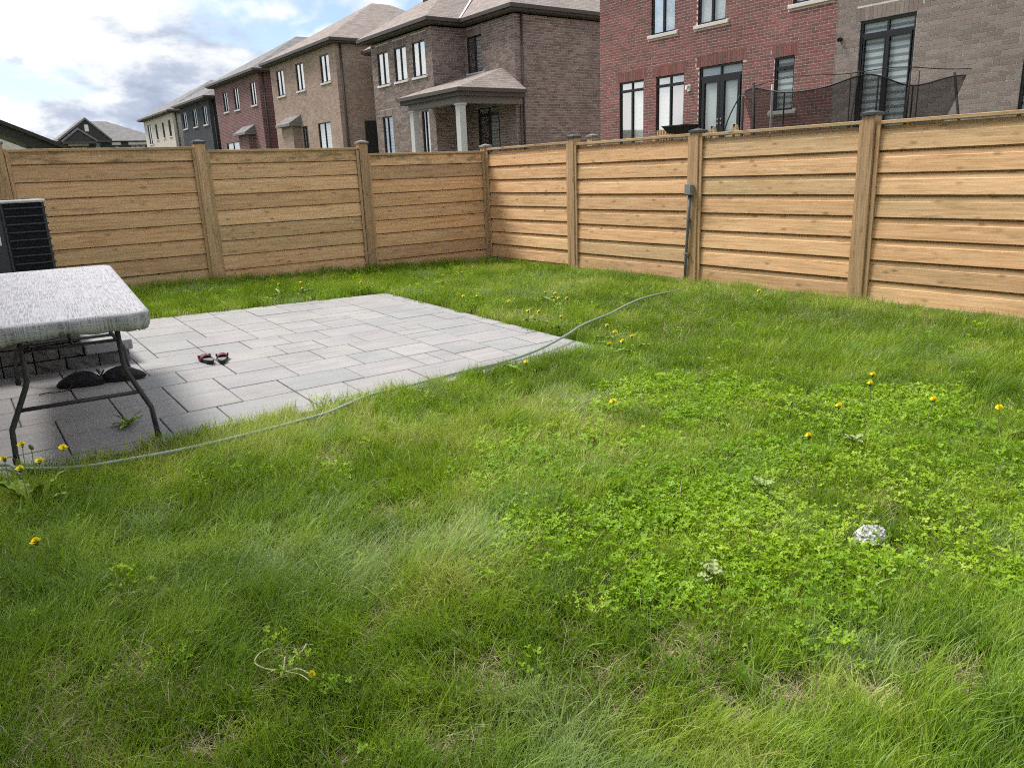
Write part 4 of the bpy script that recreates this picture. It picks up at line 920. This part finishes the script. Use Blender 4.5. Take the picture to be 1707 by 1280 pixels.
def clump(nb, rad, h, w, lean, az_spread, mat, seed, curl=1., segs=4, hv=.35):
    g = np.random.default_rng(seed); V = []; Fc = []; BR = []; BT = []
    for _ in range(nb):
        r = rad*math.sqrt(g.random()); a = g.random()*6.283; bx, by = r*math.cos(a), r*math.sin(a)
        hh = h*(1-hv+2*hv*g.random()); az = g.normal(0, az_spread); ln = max(.02, lean+g.normal(0, .22)); cu = curl*(.5+g.random())
        dx, dy = math.cos(az), math.sin(az); wv = w*(.45+1.3*g.random()**1.7); side_a = az+math.pi/2+g.normal(0, .7); sx, sy = math.cos(side_a)*wv/2, math.sin(side_a)*wv/2
        br = g.random(); i0 = len(V); x = y = 0.; z = -.012; th = ln*.35; sl_ = hh/segs
        for k in range(segs+1):
            t = k/segs; ww = (1-t**1.6)
            if k < segs:
                V += [(bx+x-sx*ww, by+y-sy*ww, z), (bx+x+sx*ww, by+y+sy*ww, z)]; BR += [br]*2; BT += [t]*2
            else: V.append((bx+x, by+y, z)); BR.append(br); BT.append(1.)
            x += dx*math.sin(th)*sl_; y += dy*math.sin(th)*sl_; z += math.cos(th)*sl_; th = min(2.0, th+cu*ln*.75/segs*1.6)
            if z < .006: z = .006
        for k in range(segs-1): Fc.append((i0+2*k, i0+2*k+1, i0+2*k+3, i0+2*k+2))
        Fc.append((i0+2*segs-2, i0+2*segs-1, i0+2*segs))
    return finish_clump(V, Fc, BR, BT, mat)
def finish_clump(V, Fc, BR, BT, mat):
    me = bpy.data.meshes.new('clump'); me.from_pydata(V, [], Fc); me.materials.append(mat); me.polygons.foreach_set('use_smooth', [True]*len(Fc))
    me.attributes.new('br', 'FLOAT', 'POINT').data.foreach_set('value', BR); me.attributes.new('bt', 'FLOAT', 'POINT').data.foreach_set('value', BT)
    return me
def clover_clump(seed, nl=11):
    g = np.random.default_rng(seed); V = []; Fc = []; BR = []; BT = []
    for _ in range(nl):
        r = .055*math.sqrt(g.random()); a = g.random()*6.283; cx_, cy_ = r*math.cos(a), r*math.sin(a); hz = .035+.06*g.random(); br = g.random(); R = .0052+.0042*g.random()
        lx, ly = g.normal(0, .012), g.normal(0, .012); i0 = len(V); sa = g.random()*3.14; sx, sy = .0008*math.cos(sa), .0008*math.sin(sa)
        V += [(cx_-sx, cy_-sy, -.005), (cx_+sx, cy_+sy, -.005), (cx_+lx+sx, cy_+ly+sy, hz), (cx_+lx-sx, cy_+ly-sy, hz)]; BR += [br]*4; BT += [0]*4; Fc.append((i0, i0+1, i0+2, i0+3))
        tx, ty = g.normal(0, .35), g.normal(0, .35); rot = g.random()*6.283; cup = .25+.4*g.random()
        for q in range(3):
            b = rot+q*2.094; i0 = len(V); ring = [(0, 0), (.55, -.52), (1.15, -.62), (1.62, -.36), (1.52, 0), (1.62, .36), (1.15, .62), (.55, .52)]
            for (u, v) in ring:
                X = R*(u*math.cos(b)-v*math.sin(b)); Y = R*(u*math.sin(b)+v*math.cos(b)); Z = R*cup*(u*.35+abs(v)*.6)+X*tx+Y*ty
                V.append((cx_+lx+X, cy_+ly+Y, hz+Z)); BR.append(br*.8+.2*g.random()); BT.append(0)
            Fc += [(i0, i0+1, i0+2, i0+4), (i0+2, i0+3, i0+4), (i0, i0+4, i0+6, i0+7), (i0+4, i0+5, i0+6)]
    return finish_clump(V, Fc, BR, BT, M_clover)
protos = []
def addp(me):
    nm = 'clump_%02d' % len(protos); o = bpy.data.objects.new(nm, me); PROTO.objects.link(o); protos.append(o); return len(protos)-1
P_up = [addp(clump(24,   .050, .085, .0044, .55, 1.6, M_grass, 100+i, .8)) for i in range(4)]           # short, upright
P_long = [addp(clump(30, .050, .150, .0032, .95, .75, M_grass, 200+i, 1.1, 5)) for i in range(4)]      # long, swept over
P_mid = [addp(clump(26, .050, .115, .0038, .75, 1.0, M_grass, 300+i, 1.0)) for i in range(4)]
P_far = [addp(clump(22, .075, .10, .0050, .55, 1.4, M_grass, 400+i, .8, 3)) for i in range(3)]
P_clo = [addp(clover_clump(500+i)) for i in range(4)]
P_str = [addp(clump(26, .07, .10, .0022, 1.9, 2.5, M_straw, 600+i, .7, 4, .5)) for i in range(3)]
P_wide = [addp(clump(7, .05, .125, .0068, .75, 2.2, M_grass, 700+i, 1.0, 4)) for i in range(3)]
P_wisp = [addp(clump(9, .06, .17, .0020, .9, 1.2, M_wisp, 800+i, 1.2, 5)) for i in range(3)]
def instancer(name, P, rot, scl, idx, tint, label, cat, sheen=None):
    me = bpy.data.meshes.new(name); me.vertices.add(len(P)); me.vertices.foreach_set('co', np.asarray(P, np.float32).ravel())
    me.attributes.new('rot', 'FLOAT_VECTOR', 'POINT').data.foreach_set('vector', np.asarray(rot, np.float32).ravel())
    me.attributes.new('scl', 'FLOAT_VECTOR', 'POINT').data.foreach_set('vector', np.asarray(scl, np.float32).ravel())
    me.attributes.new('idx', 'INT', 'POINT').data.foreach_set('value', np.asarray(idx, np.int32))
    me.attributes.new('tint', 'FLOAT', 'POINT').data.foreach_set('value', np.asarray(tint, np.float32))
    if sheen is not None: me.attributes.new('sheen', 'FLOAT', 'POINT').data.foreach_set('value', np.asarray(sheen, np.float32))
    o = link(name, me); tag(o, label, cat, kind='stuff')
    ng = bpy.data.node_groups.new(name+'_scatter', 'GeometryNodeTree')
    ng.interface.new_socket('Geometry', in_out='INPUT', socket_type='NodeSocketGeometry'); ng.interface.new_socket('Geometry', in_out='OUTPUT', socket_type='NodeSocketGeometry')
    gi = ng.nodes.new('NodeGroupInput'); go = ng.nodes.new('NodeGroupOutput'); ip = ng.nodes.new('GeometryNodeInstanceOnPoints')
    ci = ng.nodes.new('GeometryNodeCollectionInfo'); ci.inputs['Collection'].default_value = PROTO; ci.inputs['Separate Children'].default_value = True; ci.inputs['Reset Children'].default_value = True
    def na(nm, dt): n = ng.nodes.new('GeometryNodeInputNamedAttribute'); n.data_type = dt; n.inputs[0].default_value = nm; return n.outputs[0]
    ip.inputs['Pick Instance'].default_value = True
    er = ng.nodes.new('FunctionNodeEulerToRotation'); ng.links.new(na('rot', 'FLOAT_VECTOR'), er.inputs[0])
    ng.links.new(gi.outputs[0], ip.inputs['Points']); ng.links.new(ci.outputs[0], ip.inputs['Instance']); ng.links.new(na('idx', 'INT'), ip.inputs['Instance Index'])
    ng.links.new(er.outputs[0], ip.inputs['Rotation']); ng.links.new(na('scl', 'FLOAT_VECTOR'), ip.inputs['Scale']); ng.links.new(ip.outputs[0], go.inputs[0])
    o.modifiers.new('scatter', 'NODES').node_group = ng; return o
def seen(x, y, m=.35):
    """points of the lawn that the photograph (or a step to its side) can see"""
    P = np.stack([x, y, np.full_like(x, -EYE)], 1); w = P@np.array(Fw); a = P@np.array(cX); b = P@np.array(cY)
    return (w > .2) & (np.abs(a) < (.666+m*.5)*w+.25) & (b < (.5+m)*w) & (b > -(.5+.12)*w-.25)
def sample(density, x0, x1, y0, y1):
    n = int(density*(x1-x0)*(y1-y0)); x = RNG.uniform(x0, x1, n); y = RNG.uniform(y0, y1, n); k = seen(x, y); return x[k], y[k]
def terv(x, y): return .005*np.maximum(0, y-4.5)*(8-x)
def on_patio(x, y, m=0.): return (x > px0-.5) & (x < xe+.0-m) & (y > 4.84+m) & (y < ye-m)
def flow(x, y):
    a = -1.0 + 3.2*(vnoise(x, y, .55, 21)-.5) + 4.0*(vnoise(x, y, 1.6, 22)-.5)+1.2*(vnoise(x, y, 4.5, 23)-.5); return a
CLV = [(2.25, 2.9, .45), (2.7, 3.0, .55), (3.2, 3.1, .62), (3.8, 3.3, .55), (4.3, 3.0, .5), (4.6, 2.3, .55), (4.0, 2.3, .6), (3.3, 2.2, .65), (2.6, 2.1, .65), (2.0, 2.2, .5), (2.3, 1.5, .5), (2.9, 1.35, .6), (3.6, 1.6, .6), (1.95, 1.8, .3), (4.3, 1.6, .5), (2.9, 1.0, .3)]
def clov(x, y):
    d = np.full_like(x, 0.)
    for a, b, r in CLV: d = np.maximum(d, 1-np.hypot(x-a, y-b)/(r*1.25))
    return np.clip(d*1.5, 0, 1)
STR = [(1.69, 1.36, .20), (1.74, 1.10, .17), (1.60, 1.22, .15), (.62, 2.20, .14), (.54, 2.13, .12), (1.23, 2.63, .13), (.45, 4.74, .28), (.75, 4.72, .22), (1.15, 4.70, .18), (.34, 2.01, .12), (.60, 1.71, .13), (1.42, 3.05, .14), (1.55, 3.9, .2), (2.3, 4.1, .16), (.85, 1.55, .14), (1.12, 1.75, .13), (1.95, 1.0, .14), (.2, 2.5, .14), (1.0, 2.2, .12), (2.2, .85, .14), (1.45, 1.5, .13)]
def straw_m(x, y):
    d = np.zeros_like(x)
    for a, b, r in STR: d = np.maximum(d, 1-np.hypot(x-a, (y-b)*.8)/r)
    d = np.maximum(d, (vnoise(x, y, 2.6, 61)-.80)*3); return np.clip(d*1.6, 0, 1)
Pg, Rg, Sg, Ig, Tg = [], [], [], [], []
def lay(x, y, kinds, rotz, tilt, sc, scz, tint):
    n = len(x); Pg.append(np.stack([x, y, terv(x, y)-.004], 1)); Rg.append(np.stack([RNG.normal(0, tilt, n), RNG.normal(0, tilt, n), rotz], 1))
    Sg.append(np.stack([sc, sc, scz], 1)); Ig.append(kinds); Tg.append(tint)
def tintf(x, y):
    t = .40+.80*(vnoise(x, y, .9, 31)-.5)+1.05*(vnoise(x, y, 3.1, 32)-.5)+.65*(vnoise(x, y, 8, 33)-.5)
    d = np.hypot(x, y); t = t-.30*np.exp(-((x-.1)**2/1.1+(y-2.6)**2/3.0))              # house shade at the near left also painted in as a darker tint
    t = t+.16*np.exp(-((x-3)**2+(y-2.6)**2)/2.5)-.10*(d > 4.8)-.10*(d < 2.3); return np.clip(t+RNG.normal(0, .07, len(x)), 0, 1)
def sheenf(P):
    x, y = P[:, 0], P[:, 1]; v = np.clip((vnoise(x, y, 1.9, 71)+.35*(vnoise(x, y, 5, 72)-.5)-.74)*3.2, 0, .6); return v
for dens, ya, yb, ra, rb, far in ((960, .2, 5., 0, 2.9, 0), (680, .2, 6, 2.9, 4.6, 0), (400, .2, 9, 4.6, 7.2, 1), (230, .2, 11.5, 7.2, 15, 2)):
    x, y = sample(dens, -1.6, 7.86, ya, yb); d = np.hypot(x, y)
    k = (d >= ra) & (d < rb) & ~on_patio(x, y, .02) & (y < 11.44); x, y = x[k], y[k]
    cm = clov(x, y); sm = straw_m(x, y); u = RNG.random(len(x))
    k = (u > cm*.25) & (RNG.random(len(x)) > sm*.85) & (RNG.random(len(x)) < .42+1.1*vnoise(x, y, 7.5, 45)); x, y, cm = x[k], y[k], cm[k]; n = len(x)
    lg = vnoise(x, y, 1.1, 41)+.25*(RNG.random(n)-.5)-.35*cm+.28*np.exp(-((x-.5)**2+(y-2.8)**2)/3.)
    edge = (np.abs(y-4.70) < .16) & (x < 4.6); fen = (x > 7.6) | (y > 11.2)
    kind = np.where(lg > .62, RNG.choice(P_long, n), np.where(lg > .40, RNG.choice(P_mid, n), RNG.choice(P_up, n)))
    if far: kind = np.where(RNG.random(n) < (.55 if far == 1 else .9), RNG.choice(P_far, n), kind)
    kind = np.where(edge, RNG.choice(P_mid, n), kind)
    sc = RNG.uniform(.8, 1.2, n); hz = sc*(.62+.45*vnoise(x, y, 1.9, 43)+.40*vnoise(x, y, 6.5, 44))*np.where(fen, 1.12, 1.)*np.where(edge, .9, 1.)
    rot = flow(x, y)+RNG.normal(0, .75, n); rot = np.where(RNG.random(n) < .12, RNG.uniform(0, 6.28, n), rot)
    lay(x, y, kind, rot, .12, sc, hz, tintf(x, y))
x = RNG.normal(.10, .13, 70); y = RNG.normal(4.15, .17, 70); k = y < 4.75; x, y = x[k], y[k]; n = len(x)   # taller tuft round the dandelions at the left edge
lay(x, y, np.where(RNG.random(n) < .5, RNG.choice(P_mid, n), RNG.choice(P_wide, n)), RNG.uniform(0, 6.28, n), .1, RNG.uniform(.9, 1.3, n), RNG.uniform(1.3, 2.0, n), np.clip(tintf(x, y)+.05, 0, 1))
x, y = sample(150, -1.6, 7.8, .2, 8.5); k = ~on_patio(x, y, -.02); x, y = x[k], y[k]; n = len(x)
lay(x, y, RNG.choice(P_wide, n), RNG.uniform(0, 6.28, n), .15, RNG.uniform(.7, 1.25, n), RNG.uniform(.7, 1.2, n), np.clip(tintf(x, y)+.12, 0, 1))
x, y = sample(210, -1.6, 7.8, .2, 9); k = ~on_patio(x, y, -.02) & (RNG.random(len(x)) < .15+1.1*vnoise(x, y, 1.6, 46)**2); x, y = x[k], y[k]; n = len(x)
lay(x, y, RNG.choice(P_wisp, n), flow(x, y)+RNG.normal(0, .8, n), .15, RNG.uniform(.7, 1.2, n), RNG.uniform(.6, 1.05, n), RNG.random(n))
instancer('lawn_grass', np.concatenate(Pg), np.concatenate(Rg), np.concatenate(Sg), np.concatenate(Ig), np.concatenate(Tg), 'long uneven green lawn grass', 'grass', sheenf(np.concatenate(Pg)))
print('grass clumps', sum(map(len, Pg)))
Pg, Rg, Sg, Ig, Tg = [], [], [], [], []
x, y = sample(800, 1.2, 5.4, .5, 4.2); k = RNG.random(len(x)) < clov(x, y)*np.clip(1.9*vnoise(x, y, 3.1, 51)*vnoise(x, y, 1.3, 53)*1.45+.02, 0, .85); x, y = x[k], y[k]; n = len(x)
lay(x, y, RNG.choice(P_clo, n), RNG.uniform(0, 6.28, n), .12, RNG.uniform(.45, 1.2, n), RNG.uniform(.75, 1.15, n), np.clip(.30+.8*(vnoise(x, y, 1.7, 52)-.5)+RNG.normal(.08, .16, n), 0, 1))
x, y = sample(5, -.5, 7.5, .5, 11); k = ~on_patio(x, y); x, y = x[k], y[k]; n = len(x)
lay(x, y, RNG.choice(P_clo, n), RNG.uniform(0, 6.28, n), .12, RNG.uniform(.7, 1.1, n), RNG.uniform(.9, 1.4, n), RNG.uniform(.1, .8, n))
instancer('clover_patch', np.concatenate(Pg), np.concatenate(Rg), np.concatenate(Sg), np.concatenate(Ig), np.concatenate(Tg), 'patch of small bright green clover leaves in the lawn', 'clover')
Pg, Rg, Sg, Ig, Tg = [], [], [], [], []
x, y = sample(420, -.5, 6.5, .6, 5); sm = straw_m(x, y); k = (RNG.random(len(x)) < sm) & ~on_patio(x, y); x, y = x[k], y[k]; n = len(x)
lay(x, y, RNG.choice(P_str, n), RNG.uniform(0, 6.28, n), .15, RNG.uniform(.7, 1.2, n), RNG.uniform(.5, 1.0, n), RNG.random(n))
x, y = sample(40, -.5, 7.5, .6, 8); k = ~on_patio(x, y); x, y = x[k], y[k]; n = len(x)
lay(x, y, RNG.choice(P_str, n), RNG.uniform(0, 6.28, n), .15, RNG.uniform(.8, 1.3, n), RNG.uniform(.8, 1.6, n), RNG.random(n))
instancer('dry_grass', np.concatenate(Pg), np.concatenate(Rg), np.concatenate(Sg), np.concatenate(Ig), np.concatenate(Tg), 'patches of dry straw-coloured dead grass in the lawn', 'dry grass')

# ------------------------------------------------------------------ dandelions and other small things in the lawn
M_petal = simple('dandelion_yellow', (.95, .80, .03), .6, .2, var=.08, scale=90)
M_petal2 = simple('dandelion_orange_rim', (.70, .34, .01), .6, .2, var=.2, scale=90)
M_stemg = simple('dandelion_stem', (.26, .30, .12), .6, .3, var=.25, scale=20)
M_dleaf = simple('dandelion_leaf', (.17, .26, .03), .55, .3, var=.3, scale=18)
M_calyx = simple('dandelion_calyx', (.10, .15, .04), .6, .2)
M_palestem = simple('pale_stem', (.46, .46, .28), .55, .3, var=.2, scale=25)
def head_mesh():
    m = MB(); rr = random.Random(4)
    for ring, (n, r, z, up) in enumerate(((26, .0185, .000, .003), (22, .0145, .003, .006), (16, .0095, .006, .008), (9, .005, .009, .008))):
        for k in range(n):
            a = 2*math.pi*(k+.4*ring)/n+rr.uniform(-.06, .06); rl = r*rr.uniform(.88, 1.1); w = .0019
            ca, sa = math.cos(a), math.sin(a)
            m.add([(ca*.002-sa*w, sa*.002+ca*w, z), (ca*.002+sa*w, sa*.002-ca*w, z), (ca*rl+sa*w*.9, sa*rl-ca*w*.9, z+up+.0015), (ca*(rl+.001)-sa*w*.9, sa*(rl+.001)+ca*w*.9, z+up)], [(0, 1, 2, 3)])
    return m.mesh('flower_head', M_petal)
HEAD = head_mesh()
cal = MB(); cal.tube([(0, 0, -.012), (0, 0, -.004), (0, 0, .002)], [.0035, .0075, .008], 8); CALYX = cal.mesh('calyx', M_calyx)
def bud_mesh():
    m = MB(); m.tube([(0, 0, -.012), (0, 0, -.004), (0, 0, .006), (0, 0, .014)], [.004, .0085, .008, .003], 8); return m.mesh('bud', M_calyx)
BUD = bud_mesh()
def leaf_mesh(ln, w, lobes, mat, seed, droop=1.):
    rr = random.Random(seed); n = 9; m = MB(); vs = []
    for i in range(n+1):
        t = i/n; x = ln*t; z = ln*(.55*t-.62*droop*t*t); ww = w*math.sin(math.pi*min(1, .12+t*.88)**1.25)*(1 if not lobes else (1.15 if i % 2 else .5))
        vs += [(x, -ww, z+.006*(i % 2)), (x, 0, z-.003), (x, ww, z+.006*(i % 2))]
    fs = []
    for i in range(n): b = i*3; fs += [(b, b+1, b+4, b+3), (b+1, b+2, b+5, b+4)]
    m.add(vs, fs); return m.mesh('leaf', mat)
DL = [leaf_mesh(.13, .016, True, M_dleaf, 1), leaf_mesh(.10, .014, True, M_dleaf, 2), leaf_mesh(.15, .018, True, M_dleaf, 3)]
def dandelion(x, y, h, label, group=None, lean=(0, 0), leaves=4, s=1., bud=False, tilt=None, stemr=.0021):
    bx, by = x-lean[0], y-lean[1]; r = random.Random(int(x*977+y*131)); base = at(bx, by)
    e = empty('dandelion', tuple(base), label, 'dandelion', group)
    top = Vector((lean[0], lean[1], h+ter(x, y)-base.z)); mid = Vector((lean[0]*.35, lean[1]*.35, top.z*.55))
    MB().tube(catmull([Vector((0, 0, -.01)), mid, top], 4), stemr*s, 6).build('stem', M_stemg, e, smooth=True)
    o = link('bud' if bud else 'flower_head', BUD if bud else HEAD, e, top); o.scale = (s,)*3
    tl_ = tilt or (r.uniform(-.35, .35), r.uniform(-.35, .35)); o.rotation_euler = (tl_[0], tl_[1], r.uniform(0, 6))
    if not bud: link('calyx', CALYX, o)
    for k in range(leaves):
        lf = link('leaf', DL[r.randrange(3)], e, (0, 0, .01)); lf.rotation_euler = (r.uniform(-.2, .2), r.uniform(-.5, .1), r.uniform(0, 6.28)); lf.scale = (r.uniform(.8, 1.25)*s,)*3
G1 = 'dandelions by the near table leg'; G2 = 'dandelions behind the patio'; G3 = 'dandelions right of the patio'; G4 = 'dandelions at the patio corner'; G5 = 'dandelions in the right lawn'
for a in [(.05, 4.35, .26, 'dandelion cut by the left edge, beside the hose end', G1, (.0, -.02)), (.14, 4.54, .26, 'highest yellow dandelion of the clump in front of the near table leg', G1, (.01, .02)),
          (.10, 4.16, .25, 'lowest yellow dandelion of the clump in front of the near table leg', G1, (-.01, -.03)), (.185, 4.19, .26, 'dandelion in the middle of the clump by the near table leg', G1, (.03, -.01)),
          (.30, 4.30, .27, 'rightmost yellow dandelion of the clump by the near table leg', G1, (.06, .01)), (.08, 3.33, .20, 'lone dandelion leaning over the shaded grass at the left edge', None, (.05, .02)),
          (3.32, 9.54, .15, 'leftmost dandelion in the grass strip behind the patio', G2), (3.60, 9.52, .15, 'second dandelion from the left in the strip behind the patio', G2), (3.47, 8.75+.4, .13, 'low dandelion close against the far patio edge', G2),
          (4.23, 9.1, .14, 'dandelion just behind the far right patio corner', G2), (5.39, 8.99, .14, 'farther left dandelion below the fence corner', G2), (5.76, 9.09, .14, 'farther right dandelion below the fence corner', G2),
          (4.62, 7.29, .14, 'farthest dandelion along the right patio edge', G3), (4.74, 7.19, .14, 'second farthest dandelion along the right patio edge', G3), (4.80, 6.67, .14, 'dandelion midway along the right patio edge', G3),
          (4.64, 6.12, .13, 'left of two close dandelions beside the right patio edge', G3), (4.70, 6.02, .13, 'right of two close dandelions beside the right patio edge', G3), (4.66, 5.62, .14, 'large dandelion beside the right patio edge before the hose', G3),
          (5.51, 6.92, .13, 'farthest of the four dandelions in mid lawn beyond the hose', G3), (5.50, 6.74, .14, 'second farthest of the four dandelions in mid lawn beyond the hose', G3), (5.35, 6.49, .13, 'left near one of the four dandelions in mid lawn beyond the hose', G3), (5.42, 6.43, .13, 'right near one of the four dandelions in mid lawn beyond the hose', G3),
          (3.40, 4.53, .12, 'dandelion in the grass against the near patio edge by the hose', None), (4.66, 4.98, .15, 'farthest dandelion of the cluster at the near right patio corner', G4), (4.52, 4.74, .15, 'tall dandelion in the middle of the cluster at the patio corner', G4),
          (4.27, 4.54, .12, 'nearest dandelion of the cluster at the patio corner', G4), (4.39, 4.51, .13, 'second nearest dandelion of the cluster at the patio corner', G4), (4.54, 4.55, .14, 'rightmost dandelion of the cluster at the patio corner', G4),
          (3.15, 3.32, .13, 'single dandelion in the lawn in front of the patio corner', None), (4.56, 2.45, .20, 'upper of two dandelions on one spot in the right lawn', G5, (.02, .0)), (4.39, 2.37, .19, 'lower of two dandelions on one spot in the right lawn', G5, (-.02, .0)),
          (4.30, 1.95, .20, 'tall leaning dandelion behind the clover, second from the right', G5, (.05, -.01)), (4.39, 1.65, .20, 'dandelion nearest the right edge behind the clover', G5, (-.01, .0)), (4.06, 2.37, .12, 'small dandelion at the far left rim of the clover behind', G5),
          (3.28, 2.06, .20, 'dandelion with drooping head in the middle of the clover', G5, (.04, .0)), (7.24, 5.28, .13, 'far dandelion near the foot of the right fence', None)]:
    dandelion(*a[:4], a[4], a[5] if len(a) > 5 else (0, 0), leaves=6 if a[1] < 5 and a[0] < 1 else 4, s=1.15, stemr=.0021 if a[1] < 4.6 else .003)
dandelion(.17, 4.36, .29, 'closed green dandelion bud among the clump by the near table leg', G1, (.01, .02), 5, 1.2, True)
# uprooted dandelion
ur = empty('uprooted_dandelion', tuple(at(.60, 2.10, .07)), 'uprooted dandelion with pale curled stems lying on the near grass', 'dandelion')
ur.scale = (.62, .62, .62)
for pts in ([(0, 0, .0), (-.07, .04, .02), (-.10, .11, .03), (-.06, .17, .03), (.0, .20, .02)], [(.02, .0, .0), (.07, .04, .02), (.13, .07, .02), (.17, .12, .015)], [(.02, -.02, .0), (.06, -.06, .015), (.09, -.14, .015)], [(.0, -.01, .0), (.03, .05, .03), (.05, .08, .01)], [(.01, -.02, 0), (.05, -.10, .01), (.07, -.17, .005)]):
    MB().tube(catmull(pts, 6), .0034, 7).build('stem', M_palestem, ur, smooth=True)
o = link('flower_head', HEAD, ur, (.09, -.15, .022)); o.rotation_euler = (.9, .3, 0); link('calyx', CALYX, o)
for k in range(4):
    lf = link('leaf', DL[k % 3], ur, (0, 0, .0)); lf.rotation_euler = (.3, -.1, 1.3*k+.4); lf.scale = (.6,)*3
# weeds
M_weed = simple('pale_weed_leaf', (.30, .38, .14), .55, .35, var=.25, scale=20)
M_weed2 = simple('weed_leaf', (.24, .36, .06), .5, .35, var=.25, scale=20)
WL = [leaf_mesh(.12, .019, False, M_weed2, 5, .75), leaf_mesh(.10, .017, False, M_weed2, 6, .9)]; WP = [leaf_mesh(.07, .016, False, M_weed, 7, .8)]
def weed(x, y, n, ms, label, s=1., dz=0.):
    e = empty('weed', tuple(at(x, y, dz)), label, 'weed'); r = random.Random(int(x*100))
    for k in range(n):
        lf = link('leaf', ms[k % len(ms)], e, (0, 0, .004)); lf.rotation_euler = (r.uniform(-.2, .2), -r.uniform(.05, .75), 6.283*k/n+r.uniform(-.3, .3)); lf.scale = (s*r.uniform(.8, 1.25),)*3
weed(.76, 5.31, 8, WL, 'broad-leaved weed sprouting from a paver joint under the table', 1.1)
weed(2.03, 1.62, 9, WP, 'pale leafy weed at the near left of the clover', .9, .07); weed(2.86, 2.02, 7, WP, 'pale leafy weed in the left middle of the clover', .8, .06); weed(3.68, 2.05, 8, WP, 'pale leafy weed in the far part of the clover', .9, .07)
weed(.13, 4.22, 12, [leaf_mesh(.17, .02, False, M_dleaf, 9, .55)], 'tall leafy weed clump among the dandelions at the left edge', 1.15, .02)
# crumpled scrap
M_scrap = bpy.data.materials.new('crumpled_film'); M_scrap.use_nodes = True
sb = M_scrap.node_tree.nodes['Principled BSDF']; ntc = M_scrap.node_tree; tcs = N(ntc, 'ShaderNodeTexCoord')
L(ntc, ramp(ntc, noise(ntc, tcs.outputs['Object'], 38, 5, .65), [(.38, (.10, .11, .09)), (.5, (.42, .43, .42)), (.66, (.72, .72, .73))]), sb.inputs['Base Color']); sb.inputs['Roughness'].default_value = .25
bm = bmesh.new(); bmesh.ops.create_icosphere(bm, subdivisions=4, radius=1); from mathutils import noise as mnz
for v in bm.verts:
    p = v.co.copy(); q = 1+.55*(1-2*abs(mnz.noise(p*2.6)))*.5+.30*(1-2*abs(mnz.noise(p*5.5+Vector((3, 3, 1)))))*.5
    v.co = Vector((p.x*.062*q, p.y*.040*q, max(-.012, p.z*.026*q+.012)))
me = bpy.data.meshes.new('plastic_scrap'); bm.to_mesh(me); bm.free(); me.materials.append(M_scrap)
scp = link('plastic_scrap', me, None, tuple(at(2.78, 1.45, .045))); scp.rotation_euler = (.15, -.1, -.05); tag(scp, 'crumpled whitish scrap lying in the clover at the right', 'scrap')
